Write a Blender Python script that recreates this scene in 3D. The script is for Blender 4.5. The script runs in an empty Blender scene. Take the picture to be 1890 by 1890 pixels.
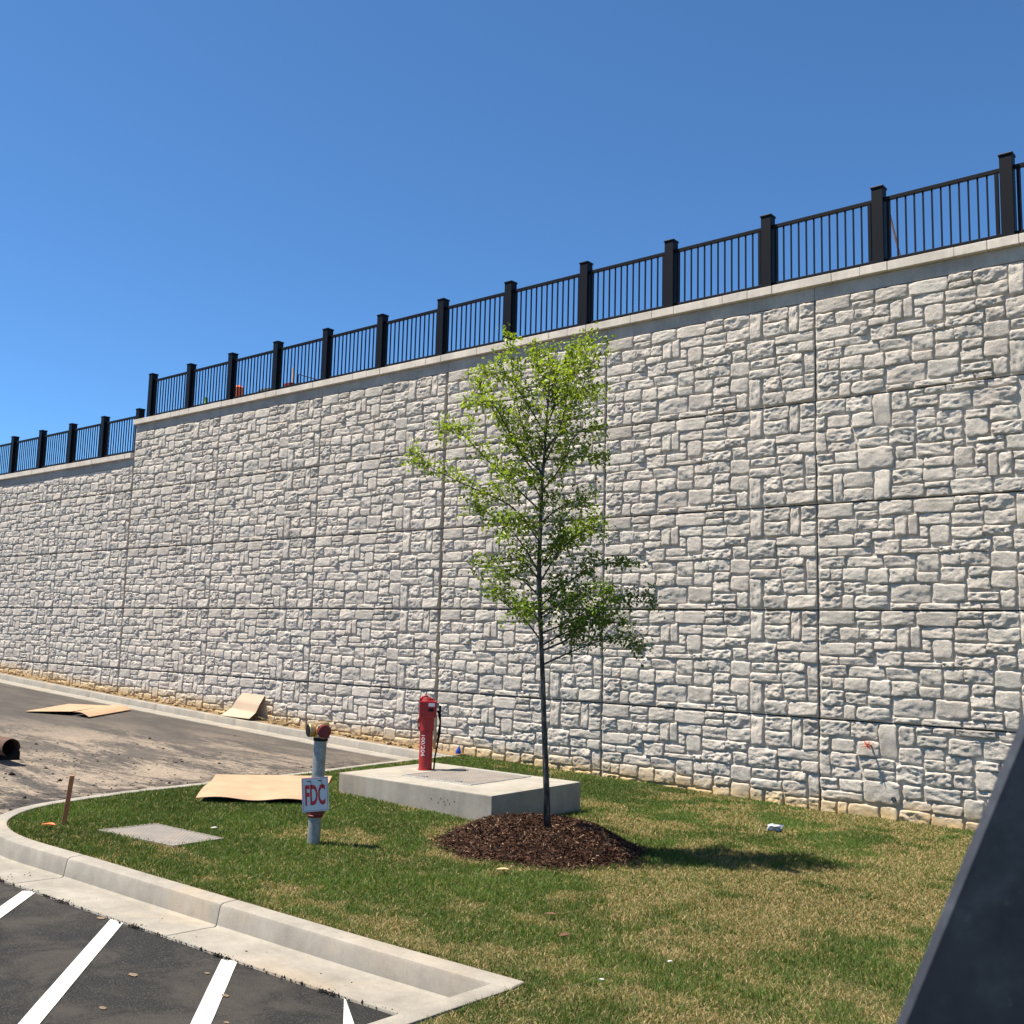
import bpy, bmesh, math, random
import numpy as np
from mathutils import Vector, Matrix

# ---------------------------------------------------------------- camera, sky, sun, exposure
SC = bpy.context.scene
COL = SC.collection
ZO = 2.3                                   # eye height above the lawn at the foot of the wall
EYE = np.array([0.0, 0.0, ZO])
FPX = 1890.0
PITCH, ROLL, YAW = 0.1227, 0.0256, 0.6864
FW = np.array([-math.sin(YAW)*math.cos(PITCH), math.cos(YAW)*math.cos(PITCH), math.sin(PITCH)])
_r0 = np.array([math.cos(YAW), math.sin(YAW), 0.0]); _u0 = np.cross(_r0, FW)
RT = _r0*math.cos(ROLL) + _u0*math.sin(ROLL)
UP = -_r0*math.sin(ROLL) + _u0*math.cos(ROLL)
cd = bpy.data.cameras.new('camera'); cam = bpy.data.objects.new('camera', cd); COL.objects.link(cam)
cd.sensor_fit = 'HORIZONTAL'; cd.sensor_width = 36.0; cd.lens = 36.0
cd.clip_start = 0.05; cd.clip_end = 2000
cam.matrix_world = Matrix(((RT[0], UP[0], -FW[0], EYE[0]), (RT[1], UP[1], -FW[1], EYE[1]), (RT[2], UP[2], -FW[2], EYE[2]), (0, 0, 0, 1)))
cd.dof.use_dof = True; cd.dof.focus_distance = 12.0; cd.dof.aperture_fstop = 15.0
SC.camera = cam
SUN = Vector((-0.36, -0.30, 1.0)).normalized()      # towards the sun
EL = math.asin(SUN.z); AZ = math.atan2(SUN.x, SUN.y)
w = bpy.data.worlds.new('World'); SC.world = w; w.use_nodes = True
nt = w.node_tree; nt.nodes.clear()
sky = nt.nodes.new('ShaderNodeTexSky'); sky.sky_type = 'NISHITA'; sky.sun_disc = False
sky.sun_elevation = EL; sky.sun_rotation = AZ
sky.altitude = 3000; sky.air_density = 1.0; sky.dust_density = 0.0; sky.ozone_density = 10.0
bg = nt.nodes.new('ShaderNodeBackground'); bg.inputs['Strength'].default_value = 0.083
wo = nt.nodes.new('ShaderNodeOutputWorld')
tn = nt.nodes.new('ShaderNodeMix'); tn.data_type = 'RGBA'; tn.blend_type = 'MULTIPLY'; tn.inputs[0].default_value = 1.0; tn.inputs[7].default_value = (0.84, 1.05, 1.04, 1)   # camera white balance of the clear sky
nt.links.new(sky.outputs[0], tn.inputs[6]); nt.links.new(tn.outputs[2], bg.inputs[0]); nt.links.new(bg.outputs[0], wo.inputs[0])
sd = bpy.data.lights.new('sun', 'SUN'); sd.energy = 5.0; sd.angle = math.radians(0.53); sd.color = (1.0, 0.91, 0.77)
so = bpy.data.objects.new('sun', sd); COL.objects.link(so); so.location = (-8, -6, 20)
so.rotation_euler = SUN.to_track_quat('Z', 'Y').to_euler()
SC.view_settings.view_transform = 'Standard'; SC.view_settings.look = 'None'
SC.view_settings.exposure = 1.12; SC.view_settings.gamma = 1.0
SC.view_settings.use_curve_mapping = False

rng = np.random.default_rng(7); random.seed(7)

# ---------------------------------------------------------------- helpers
def tag(o, label=None, cat=None, group=None, kind=None):
    if label: o['label'] = label
    if cat: o['category'] = cat
    if group: o['group'] = group
    if kind: o['kind'] = kind
    return o

def empty(name, loc, parent=None):
    o = bpy.data.objects.new(name, None); COL.objects.link(o); o.location = loc
    o.empty_display_size = 0.1
    if parent: o.parent = parent
    return o

def link(name, me, mat, parent=None, smooth=False):
    o = bpy.data.objects.new(name, me); COL.objects.link(o)
    if mat and not me.materials: me.materials.append(mat)
    if parent:
        o.parent = parent
        o.matrix_parent_inverse = Matrix.Translation(-world_loc(parent))
    if smooth: me.shade_smooth()
    return o

def world_loc(o):
    v = Vector(o.location)
    p = o.parent
    while p is not None:
        if o.matrix_parent_inverse != Matrix(): break
        v += Vector(p.location); o = p; p = p.parent
    return v

def np_mesh(name, V, F, col=None, colname='col'):
    """V (n,3); F (m,k) array of equal-size faces or list of arrays."""
    me = bpy.data.meshes.new(name)
    V = np.asarray(V, dtype=np.float32)
    Fs = F if isinstance(F, list) else [F]
    Fs = [np.asarray(f, dtype=np.int32) for f in Fs if len(f)]
    loops = np.concatenate([f.ravel() for f in Fs])
    sizes = np.concatenate([np.full(len(f), f.shape[1], dtype=np.int32) for f in Fs])
    me.vertices.add(len(V)); me.vertices.foreach_set('co', V.ravel())
    me.loops.add(len(loops)); me.loops.foreach_set('vertex_index', loops)
    me.polygons.add(len(sizes))
    st = np.concatenate([[0], np.cumsum(sizes)[:-1]]).astype(np.int32)
    me.polygons.foreach_set('loop_start', st)
    if col is not None:
        a = me.attributes.new(colname, 'FLOAT_COLOR', 'POINT')
        c = np.ones((len(V), 4), dtype=np.float32); c[:, :3] = np.asarray(col, dtype=np.float32).reshape(-1, 3) if np.ndim(col) > 1 else col
        a.data.foreach_set('color', c.ravel())
    me.update(calc_edges=True); me.validate()
    return me

class MB:
    """collects boxes, tubes and sheets into one mesh"""
    def __init__(s): s.v = []; s.f = []
    def add(s, V, F):
        n = len(s.v); s.v += [tuple(map(float, q)) for q in V]; s.f += [tuple(i+n for i in f) for f in F]; return s
    def box(s, x0, y0, z0, x1, y1, z1, M=None):
        V = [Vector(q) for q in ((x0,y0,z0),(x1,y0,z0),(x1,y1,z0),(x0,y1,z0),(x0,y0,z1),(x1,y0,z1),(x1,y1,z1),(x0,y1,z1))]
        if M: V = [M @ q for q in V]
        return s.add(V, [(3,2,1,0),(4,5,6,7),(0,1,5,4),(1,2,6,5),(2,3,7,6),(3,0,4,7)])
    def tube(s, P, R, n=10, cap=True):
        P = [Vector(q) for q in P]
        if not hasattr(R, '__len__'): R = [R]*len(P)
        V = []; F = []; a = None
        for i, q in enumerate(P):
            d = (P[min(i+1, len(P)-1)] - P[max(i-1, 0)])
            if d.length < 1e-9: d = Vector((0, 0, 1))
            d.normalize()
            if a is None: a = d.cross(Vector((0, 0, 1)) if abs(d.z) < .9 else Vector((1, 0, 0))).normalized()
            else: a = (a - d*a.dot(d)).normalized()
            b = d.cross(a)
            for k in range(n):
                t = 2*math.pi*k/n; V.append(q + (a*math.cos(t) + b*math.sin(t))*R[i])
        for i in range(len(P)-1):
            for k in range(n):
                k2 = (k+1) % n; F.append((i*n+k, i*n+k2, (i+1)*n+k2, (i+1)*n+k))
        if cap:
            F.append(tuple(range(n-1, -1, -1))); m = (len(P)-1)*n; F.append(tuple(m+k for k in range(n)))
        return s.add(V, F)
    def lathe(s, prof, c, n=24, axis=(0, 0, 1)):
        d = Vector(axis).normalized(); c = Vector(c)
        return s.tube([c + d*h for h, r in prof], [r for h, r in prof], n) if False else s._lathe(prof, c, d, n)
    def _lathe(s, prof, c, d, n):
        a = d.cross(Vector((0, 0, 1)) if abs(d.z) < .9 else Vector((1, 0, 0))).normalized(); b = d.cross(a)
        V = []; F = []
        for h, r in prof:
            for k in range(n):
                t = 2*math.pi*k/n; V.append(c + d*h + (a*math.cos(t) + b*math.sin(t))*r)
        for i in range(len(prof)-1):
            for k in range(n):
                k2 = (k+1) % n; F.append((i*n+k, i*n+k2, (i+1)*n+k2, (i+1)*n+k))
        F.append(tuple(range(n-1, -1, -1))); m = (len(prof)-1)*n; F.append(tuple(m+k for k in range(n)))
        return s.add(V, F)
    def build(s, name, mat, parent=None, smooth=None, bevel=0, seg=2):
        me = bpy.data.meshes.new(name); me.from_pydata(s.v, [], s.f)
        bm = bmesh.new(); bm.from_mesh(me)
        bmesh.ops.recalc_face_normals(bm, faces=bm.faces)
        if bevel:
            ed = [e for e in bm.edges if len(e.link_faces) == 2 and e.calc_face_angle(0) > .6]
            bmesh.ops.bevel(bm, geom=ed, offset=bevel, segments=seg, affect='EDGES', profile=.6)
        bm.to_mesh(me); bm.free()
        o = link(name, me, mat, parent)
        if smooth is not None:
            me.shade_smooth() if smooth is True else None
            if smooth is not True:
                me.shade_smooth(); 
                try: me.set_sharp_from_angle(angle=smooth)
                except Exception: pass
        return o

def ray(px, py):
    return FW + RT*(px-945)/FPX - UP*(py-945)/FPX

# ---- value noise in numpy
_lat = rng.random((64, 64))
def vnoise(x, y):
    xi = np.floor(x).astype(int); yi = np.floor(y).astype(int); fx = x-xi; fy = y-yi
    fx = fx*fx*(3-2*fx); fy = fy*fy*(3-2*fy)
    g = lambda a, b: _lat[a % 64, b % 64]
    return (g(xi, yi)*(1-fx)+g(xi+1, yi)*fx)*(1-fy) + (g(xi, yi+1)*(1-fx)+g(xi+1, yi+1)*fx)*fy
def fbm(x, y, o=4):
    x = np.asarray(x, float); y = np.asarray(y, float); s = 0; a = .5; t = 0
    for i in range(o):
        s = s + a*vnoise(x*2**i+17.3*i, y*2**i+5.1*i); t += a; a *= .5
    return s/t
def sstep(a, b, x):
    t = np.clip((np.asarray(x, float)-a)/(b-a), 0, 1); return t*t*(3-2*t)

# ---- ground: L = level of lawn and kerb tops; the paving lies 0.15 m lower
_gx = [-60, -36, -30.3, -27.2, -23.4, -19.6, -17.8, -15.6, -13.9, -12.7, -9.65, -8.08, -5.9, -4.4, 6, 40]
_gz = [0.2, -1.1, -1.36, -1.52, -1.69, -1.86, -1.93, -2.02, -2.08, -2.11, -2.19, -2.22, -2.28, -2.28, -2.4, -2.8]
def Lv(x, y):
    x = np.asarray(x, float); y = np.asarray(y, float)
    wx = np.interp(x, _gx, _gz); near = -1.92-.03*(x+5.5)
    t = np.clip((y-4)/10.2, -1.5, 1.05)
    return near+(wx-near)*t + ZO
def L(x, y): return float(Lv(x, y))

# ---------------------------------------------------------------- materials
def mat(name):
    m = bpy.data.materials.new(name); m.use_nodes = True
    n = m.node_tree; b = n.nodes['Principled BSDF']
    return m, n, b
def N(n, t, **k):
    q = n.nodes.new(t)
    for a, v in k.items():
        if a in q.inputs: q.inputs[a].default_value = v
        else: setattr(q, a, v)
    return q
def coords(n, kind='Object'):
    return n.nodes.new('ShaderNodeTexCoord').outputs[kind]
def noise(n, scale, detail=4, rough=.6, vec=None, dist=0):
    q = n.nodes.new('ShaderNodeTexNoise'); q.inputs['Scale'].default_value = scale
    q.inputs['Detail'].default_value = detail; q.inputs['Roughness'].default_value = rough; q.inputs['Distortion'].default_value = dist
    if vec is not None: n.links.new(vec, q.inputs['Vector'])
    return q.outputs['Fac']
def ramp(n, fac, stops):
    r = n.nodes.new('ShaderNodeValToRGB'); e = r.color_ramp.elements
    while len(e) < len(stops): e.new(.5)
    for k, (p, c) in enumerate(stops):
        e[k].position = p; e[k].color = (*c, 1) if len(c) == 3 else c
    n.links.new(fac, r.inputs[0]); return r.outputs[0]
def mix(n, fac, a, b, mode='MIX'):
    q = n.nodes.new('ShaderNodeMix'); q.data_type = 'RGBA'; q.blend_type = mode
    for s, v in ((0, fac), (6, a), (7, b)):
        if hasattr(v, 'type') and hasattr(v, 'node'): n.links.new(v, q.inputs[s])
        else: q.inputs[s].default_value = v if s == 0 else ((*v, 1) if len(v) == 3 else v)
    return q.outputs[2]
def mth(n, op, a, b=None, c=None, clamp=False):
    q = n.nodes.new('ShaderNodeMath'); q.operation = op; q.use_clamp = clamp
    for i, v in enumerate((a, b, c)):
        if v is None: continue
        if hasattr(v, 'node'): n.links.new(v, q.inputs[i])
        else: q.inputs[i].default_value = v
    return q.outputs[0]
def mrange(n, v, a, b, c=0., d=1., smooth=True):
    q = n.nodes.new('ShaderNodeMapRange'); q.interpolation_type = 'SMOOTHSTEP' if smooth else 'LINEAR'
    n.links.new(v, q.inputs[0])
    for i, k in enumerate((a, b, c, d)): q.inputs[i+1].default_value = k
    return q.outputs[0]
def bump(n, b, h, strength=.3, dist=.01):
    q = n.nodes.new('ShaderNodeBump'); q.inputs['Strength'].default_value = strength; q.inputs['Distance'].default_value = dist
    n.links.new(h, q.inputs['Height']); n.links.new(q.outputs[0], b.inputs['Normal'])
def setc(n, b, c):
    if hasattr(c, 'node'): n.links.new(c, b.inputs['Base Color'])
    else: b.inputs['Base Color'].default_value = (*c, 1)

def simple(name, c, rough=.6, metal=0, var=.15, scale=8, bs=.15, bscale=60, bd=.004, spec=None):
    m, n, b = mat(name); co = coords(n)
    f = noise(n, scale, 5, .65, co)
    a = tuple(max(0, v*(1-var)) for v in c); d = tuple(min(1, v*(1+var)) for v in c)
    setc(n, b, ramp(n, f, [(.3, a), (.7, d)]))
    b.inputs['Roughness'].default_value = rough; b.inputs['Metallic'].default_value = metal
    if spec is not None: b.inputs['Specular IOR Level'].default_value = spec
    if bs: bump(n, b, noise(n, bscale, 4, .6, co), bs, bd)
    return m

# cast stone of the wall: col.r = lightness, col.g = warm/cool, col.b = soil stain
def m_wall():
    m, n, b = mat('cast_stone'); at = n.nodes.new('ShaderNodeAttribute'); at.attribute_name = 'col'
    sp = n.nodes.new('ShaderNodeSeparateColor'); n.links.new(at.outputs['Color'], sp.inputs[0])
    geo = n.nodes.new('ShaderNodeNewGeometry').outputs['Position']
    base = mix(n, sp.outputs[1], (.53, .492, .435), (.56, .497, .435))
    blot = noise(n, 1.1, 5, .6, geo, .4)
    base = mix(n, mrange(n, blot, .42, .68, 0, .3), base, (.45, .425, .385))
    fine = ramp(n, noise(n, 34, 6, .7, geo), [(.28, (.76, .76, .76)), (.6, (1.05, 1.05, 1.04))])
    base = mix(n, 1.0, base, fine, 'MULTIPLY')
    pit = mrange(n, noise(n, 70, 3, .55, geo), .30, .39, .45, 1.0)
    base = mix(n, 1.0, base, pit, 'MULTIPLY')
    sk = n.nodes.new('ShaderNodeMapping'); sk.inputs['Scale'].default_value = (2.6, 2.6, .22); n.links.new(geo, sk.inputs[0])
    base = mix(n, 1.0, base, ramp(n, noise(n, 1.6, 5, .65, sk.outputs[0], .3), [(.36, (.90, .895, .89)), (.56, (1.03, 1.03, 1.03))]), 'MULTIPLY')   # rain streaks
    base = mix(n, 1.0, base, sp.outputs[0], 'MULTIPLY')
    sn = mth(n, 'MULTIPLY', sp.outputs[2], mrange(n, noise(n, 5, 4, .6, geo), .2, .6, .45, 1.15), clamp=True)
    base = mix(n, sn, base, (.50, .365, .19))
    setc(n, b, base); b.inputs['Roughness'].default_value = .9; b.inputs['Specular IOR Level'].default_value = .25
    h = mth(n, 'ADD', noise(n, 24, 7, .78, geo, .8), mth(n, 'MULTIPLY', noise(n, 80, 4, .65, geo), .3))
    bump(n, b, h, .75, .018)
    return m
M = {}
M['stone'] = m_wall()
def m_concrete(name, c, warm=(.38, .275, .165), warmth=.3, rough=.85):
    m, n, b = mat(name); geo = n.nodes.new('ShaderNodeNewGeometry').outputs['Position']
    f = noise(n, 2.5, 6, .65, geo); a = tuple(v*.74 for v in c); d = tuple(min(1, v*1.14) for v in c)
    base = ramp(n, f, [(.3, a), (.7, d)])
    base = mix(n, mrange(n, noise(n, .9, 4, .6, geo, .5), .5, .75, 0, warmth), base, warm)
    fine = ramp(n, noise(n, 70, 4, .7, geo), [(.3, (.88, .88, .88)), (.6, (1.03, 1.03, 1.03))])
    base = mix(n, 1., base, fine, 'MULTIPLY')
    streak = n.nodes.new('ShaderNodeMapping'); streak.inputs['Scale'].default_value = (14, 14, 1.2); n.links.new(geo, streak.inputs[0])
    base = mix(n, 1., base, ramp(n, noise(n, 1, 3, .6, streak.outputs[0]), [(.35, (.93, .93, .94)), (.6, (1.02, 1.02, 1.02))]), 'MULTIPLY')
    setc(n, b, base); b.inputs['Roughness'].default_value = rough; b.inputs['Specular IOR Level'].default_value = .3
    bump(n, b, mth(n, 'ADD', noise(n, 120, 4, .7, geo), mth(n, 'MULTIPLY', noise(n, 9, 3, .5, geo), .6)), .25, .004)
    return m
M['kerb'] = m_concrete('kerb_concrete', (.27, .25, .215), warmth=.4)
M['pad'] = m_concrete('pad_concrete', (.30, .28, .24), warmth=.3)
M['coping'] = m_concrete('coping_concrete', (.60, .54, .465), (.5, .42, .33), .15)
M['band'] = m_concrete('band_concrete', (.35, .33, .30), (.38, .33, .26), .25)
M['gap'] = simple('joint_dark_brown', (.045, .035, .028), .95)  # dark brown of the panel joints, also used on the slab's form holes
M['black'] = simple('black_railing_paint', (.002, .003, .006), .5, var=.3, scale=30, bs=.05, spec=.15)
def m_asphalt():
    m, n, b = mat('asphalt'); geo = n.nodes.new('ShaderNodeNewGeometry').outputs['Position']
    sp = n.nodes.new('ShaderNodeSeparateXYZ'); n.links.new(geo, sp.inputs[0])
    x, y = sp.outputs[0], sp.outputs[1]
    agg = noise(n, 95, 3, .75, geo)
    fresh = ramp(n, agg, [(.36, (.005, .005, .0052)), (.56, (.016, .0155, .015)), (.74, (.10, .095, .088))])
    fresh = mix(n, mrange(n, noise(n, 1.7, 6, .7, geo, .5), .42, .66, 0, .75), fresh, (.05, .044, .037))
    worn = ramp(n, noise(n, 60, 4, .7, geo), [(.3, (.022, .020, .0195)), (.65, (.062, .056, .052))])
    far = mrange(n, y, 4.4, 6.5)
    base = mix(n, far, fresh, worn)
    # tracked-in clay dust over the far part of the paving
    st = n.nodes.new('ShaderNodeMapping'); st.inputs['Rotation'].default_value = (0, 0, .72); st.inputs['Scale'].default_value = (.34, 1.15, 1); n.links.new(geo, st.inputs[0])
    d1 = noise(n, .9, 7, .66, st.outputs[0], .6)
    d2 = noise(n, 7, 5, .7, st.outputs[0], 1.2)
    cx = mth(n, 'ADD', x, 14.0); cy = mth(n, 'SUBTRACT', y, 7.6)
    r = mth(n, 'SQRT', mth(n, 'ADD', mth(n, 'MULTIPLY', mth(n, 'MULTIPLY', cx, cx), .045), mth(n, 'MULTIPLY', mth(n, 'MULTIPLY', cy, cy), .07)))
    rr = mrange(n, r, .5, 1.9, 1.0, 0.0)
    d3 = noise(n, 38, 5, .75, geo, .5)
    dm = mth(n, 'MULTIPLY', rr, mrange(n, mth(n, 'ADD', mth(n, 'ADD', mth(n, 'MULTIPLY', d1, .5), mth(n, 'MULTIPLY', d2, .28)), mth(n, 'MULTIPLY', d3, .22)), .455, .535), clamp=True)
    dust = ramp(n, noise(n, 14, 5, .7, geo), [(.3, (.17, .133, .10)), (.65, (.36, .295, .23))])
    base = mix(n, mth(n, 'MULTIPLY', dm, .9), base, dust)
    film = mth(n, 'MULTIPLY', far, mrange(n, noise(n, 1.6, 5, .7, st.outputs[0]), .35, .7, .05, .4))
    base = mix(n, film, base, (.14, .118, .096))
    # dark wet loam smeared along the island kerb
    q = mth(n, 'ADD', mth(n, 'ADD', x, 10.9), mth(n, 'MULTIPLY', mth(n, 'SUBTRACT', y, 6.0), .20))
    qb = mth(n, 'MULTIPLY', mrange(n, q, -1.7, -.7), mth(n, 'SUBTRACT', 1.0, mrange(n, q, -.2, .1)))
    st2 = n.nodes.new('ShaderNodeMapping'); st2.inputs['Rotation'].default_value = (0, 0, .2); st2.inputs['Scale'].default_value = (4, 1.8, 1); n.links.new(geo, st2.inputs[0])
    lo = mth(n, 'MULTIPLY', qb, mrange(n, noise(n, 1.3, 7, .72, st2.outputs[0], .8), .45, .54), clamp=True)
    base = mix(n, mth(n, 'MULTIPLY', lo, .92), base, (.022, .019, .018))
    setc(n, b, base); b.inputs['Roughness'].default_value = .88; b.inputs['Specular IOR Level'].default_value = .3
    h = mth(n, 'ADD', agg, mth(n, 'MULTIPLY', d2, .8)); bump(n, b, h, .7, .012)
    return m
M['asphalt'] = m_asphalt()
def m_attr(name, rough=.7, trans=0, spec=.3, mul=1):
    m, n, b = mat(name); at = n.nodes.new('ShaderNodeAttribute'); at.attribute_name = 'col'
    n.links.new(at.outputs['Color'], b.inputs['Base Color']); b.inputs['Roughness'].default_value = rough
    b.inputs['Specular IOR Level'].default_value = spec
    if trans:
        tr = n.nodes.new('ShaderNodeBsdfTranslucent'); tc = mix(n, 1., at.outputs['Color'], (1.25, 1.3, .55), 'MULTIPLY')
        n.links.new(tc, tr.inputs[0]); ms = n.nodes.new('ShaderNodeMixShader'); ms.inputs[0].default_value = trans
        n.links.new(b.outputs[0], ms.inputs[1]); n.links.new(tr.outputs[0], ms.inputs[2])
        n.links.new(ms.outputs[0], n.nodes['Material Output'].inputs[0])
    return m
M['blade'] = m_attr('grass_blades', .6, .3, .25)
M['leaf'] = m_attr('elm_leaves', .45, .45, .4)
M['chip'] = m_attr('mulch_chips', .9, 0, .15)
def m_soil(name, cols):
    m, n, b = mat(name); geo = n.nodes.new('ShaderNodeNewGeometry').outputs['Position']
    setc(n, b, ramp(n, noise(n, 18, 6, .75, geo), cols)); b.inputs['Roughness'].default_value = .95; b.inputs['Specular IOR Level'].default_value = .1
    bump(n, b, noise(n, 40, 5, .7, geo), .8, .03); return m
M['lawn'] = m_soil('thatch_soil_shaded', [(.3, (.035, .035, .015)), (.5, (.075, .08, .028)), (.72, (.19, .15, .075))])  # thatch and soil tones, darkened to carry the shade between grass blades
M['mulch'] = m_soil('mulch_bed', [(.3, (.020, .010, .007)), (.6, (.06, .030, .019)), (.8, (.10, .055, .034))])
M['dirt'] = m_soil('tan_clay', [(.3, (.17, .115, .06)), (.6, (.28, .20, .115)), (.8, (.36, .27, .165))])
M['terrain'] = m_soil('terrain_soil', [(.3, (.16, .14, .08)), (.7, (.3, .25, .16))])
M['paint'] = None
def m_paint():
    m, n, b = mat('white_road_paint'); geo = n.nodes.new('ShaderNodeNewGeometry').outputs['Position']
    f = noise(n, 70, 4, .7, geo); wear = mrange(n, mth(n, 'ADD', mth(n, 'MULTIPLY', f, .65), mth(n, 'MULTIPLY', noise(n, 5, 4, .6, geo), .35)), .33, .46, .8, 0)
    setc(n, b, mix(n, wear, (.50, .50, .49), (.06, .06, .06))); b.inputs['Roughness'].default_value = .7
    bump(n, b, noise(n, 95, 3, .7, geo), .5, .006); return m
M['paint'] = m_paint()

# ---------------------------------------------------------------- the setting: terrain, paving, lawn, kerbs
D = 14.162                                   # wall face
def strip_mesh(name, rows, m, kind='structure', z=0.0, nx=24, fn=Lv):
    """rows: list of (y, xl, xr); sheet that follows the ground level + z"""
    V = []; F = []
    for y, a, b in rows:
        t = np.linspace(0, 1, nx+1); x = a+(b-a)*t; yy = np.full_like(x, y)
        V.append(np.stack([x, yy, fn(x, yy)+z], 1))
    V = np.concatenate(V); n = nx+1
    for i in range(len(rows)-1):
        for k in range(nx): F.append((i*n+k, i*n+k+1, (i+1)*n+k+1, (i+1)*n+k))
    o = link(name, np_mesh(name, V, np.array(F)), m, None, True); tag(o, kind=kind); return o

# wide terrain sheet under everything
g = MB(); g.add([(-500, -500, -1.2), (500, -500, -1.2), (500, D+.2, -1.2), (-500, D+.2, -1.2)], [(0, 1, 2, 3)])
tag(g.build('ground', M['terrain']), 'bare soil ground far around the paving', None, kind='structure')

ys = np.linspace(-8, 13.9, 74)
strip_mesh('parking_lot', [(y, -60, -3.9) for y in ys], M['asphalt'], z=-.15, nx=90)

# outline of the planted island: back edge (lawn side) of its kerbs, nose at the left end
nose_out = [(-3.852, 4.80), (-4.1, 4.775), (-5.03, 4.67), (-6.31, 4.56), (-7.3, 4.47), (-8.16, 4.40), (-8.65, 4.345), (-9.03, 4.31), (-9.38, 4.34), (-9.70, 4.43), (-10.02, 4.61), (-10.31, 4.87), (-10.52, 5.12), (-10.66, 5.40),
            (-10.78, 5.74), (-10.92, 6.17), (-11.07, 6.69), (-11.28, 7.75), (-11.5, 9.01), (-11.68, 9.84), (-11.9, 10.61), (-12.18, 11.7), (-12.42, 12.71), (-12.62, 13.7)]
def offset_path(P, d):
    P = [Vector((x, y)) for x, y in P]; out = []
    for i, q in enumerate(P):
        t = (P[min(i+1, len(P)-1)]-P[max(i-1, 0)]).normalized(); nrm = Vector((t.y, -t.x)); out.append(q+nrm*d)
    return [(q.x, q.y) for q in out]
def resample(P, step):
    P = [Vector((x, y)) for x, y in P]; out = [P[0]]; 
    for a, b in zip(P[:-1], P[1:]):
        n = max(1, int((b-a).length/step))
        for k in range(1, n+1): out.append(a+(b-a)*k/n)
    return [(q.x, q.y) for q in out]
def smooth_path(P, it=2):
    P = [Vector(q) for q in P]
    for _ in range(it): P = [P[0]]+[(P[i-1]+P[i]*2+P[i+1])/4 for i in range(1, len(P)-1)]+[P[-1]]
    return [(q.x, q.y) for q in P]
nose_out = smooth_path(resample(nose_out, .12), 4)
nose_in = offset_path(nose_out, .155)
# lawn sheet: rows of y, left end from nose_in
ni = np.array(nose_in); ib = int(np.argmin(ni[:, 0] + 0*ni[:, 1]))
def left_edge(y):
    k = int(np.argmin(ni[:, 1])); up = ni[k:]
    return float(np.interp(y, up[:, 1], up[:, 0]))
def near_edge(x):
    k = int(np.argmin(ni[:, 1])); lo = ni[:k+1][::-1]
    return float(np.interp(x, lo[:, 0], lo[:, 1]))
rows = [(y, -3.86, 30) for y in np.linspace(-8, 4.86, 30)]
strip_mesh('lawn', rows, M['lawn'], z=-.008, nx=40)
V = []; F = []; xs = np.concatenate([np.linspace(-12.6, -3.86, 110), np.linspace(-3.5, 30, 20)])
yk = np.linspace(0, 1, 60)
for x in xs:
    ylo = near_edge(x) if x > ni[:, 0][int(np.argmin(ni[:, 1]))] else None
    k = int(np.argmin(ni[:, 1])); up = ni[k:]
    if ylo is None: ylo = float(np.interp(-x, -up[:, 0], up[:, 1]))
    if x > -3.9: ylo = 4.86
    ylo += .0 if x > -3.9 else -.06
    y = ylo+(14.2-ylo)*yk; xx = np.full_like(y, x); V.append(np.stack([xx, y, Lv(xx, y)-.008], 1))
V = np.concatenate(V); n = len(yk)
for i in range(len(xs)-1):
    for k in range(n-1): F.append((i*n+k, (i+1)*n+k, (i+1)*n+k+1, i*n+k+1))
lw = link('lawn', np_mesh('lawn', V, np.array(F)), M['lawn'], None, True); tag(lw, kind='structure')

KPROF = [(.155, -.25), (.155, -.002), (.150, .003), (.030, .003), (.010, -.004), (.0, -.022), (-.022, -.136), (-.040, -.146), (-.075, -.1485), (-.44, -.138), (-.445, -.145), (-.445, -.30)]
KTOP = [(.155, -.25), (.155, -.002), (.150, .003), (.020, .003), (.005, -.004), (.0, -.02), (-.015, -.145), (-.015, -.30)]
def kerb(name, path, cuts, prof, parent):
    """path = outer top edge; cuts = arc lengths of the joints; one mesh for each cast section"""
    P = [Vector((x, y)) for x, y in path]; s = [0]
    for a, b in zip(P[:-1], P[1:]): s.append(s[-1]+(b-a).length)
    s = np.array(s); px = np.array([q.x for q in P]); py = np.array([q.y for q in P])
    cuts = [0]+[c for c in cuts if 0 < c < s[-1]]+[s[-1]]
    for c0, c1 in zip(cuts[:-1], cuts[1:]):
        a, b = c0+.004, c1-.004
        t = np.unique(np.concatenate([[a, a+.006, b-.006, b], s[(s > a+.02) & (s < b-.02)]]))
        V = []; F = []; n = len(prof)
        for i, q in enumerate(t):
            x = np.interp(q, s, px); y = np.interp(q, s, py)
            dx = np.interp(q+.05, s, px)-np.interp(q-.05, s, px); dy = np.interp(q+.05, s, py)-np.interp(q-.05, s, py)
            ll = math.hypot(dx, dy) or 1; nx, ny = dy/ll, -dx/ll
            sh = .006 if i in (0, len(t)-1) else 0
            for (o, h) in prof:
                X = x+nx*o; Y = y+ny*o; V.append((X, Y, (L(x, y) if o > -.05 else L(X, Y))+h+(.004 if -.3 < h and o < -.05 else 0)-(sh if h > -.2 else 0)))
        for i in range(len(t)-1):
            for k in range(n-1): F.append((i*n+k, i*n+k+1, (i+1)*n+k+1, (i+1)*n+k))
        mb = MB(); mb.add(V, F+[tuple(range(n)), tuple((len(t)-1)*n+k for k in range(n-1, -1, -1))])
        mb.build(name, M['kerb'], parent, smooth=.7)
k_is = tag(empty('kerb', (-6, 4.6, L(-6, 4.6))), 'pale concrete kerb and gutter curving round the lawn island', None, kind='structure')
sarc = lambda path: sum(math.dist(a, b) for a, b in zip(path[:-1], path[1:]))
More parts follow.
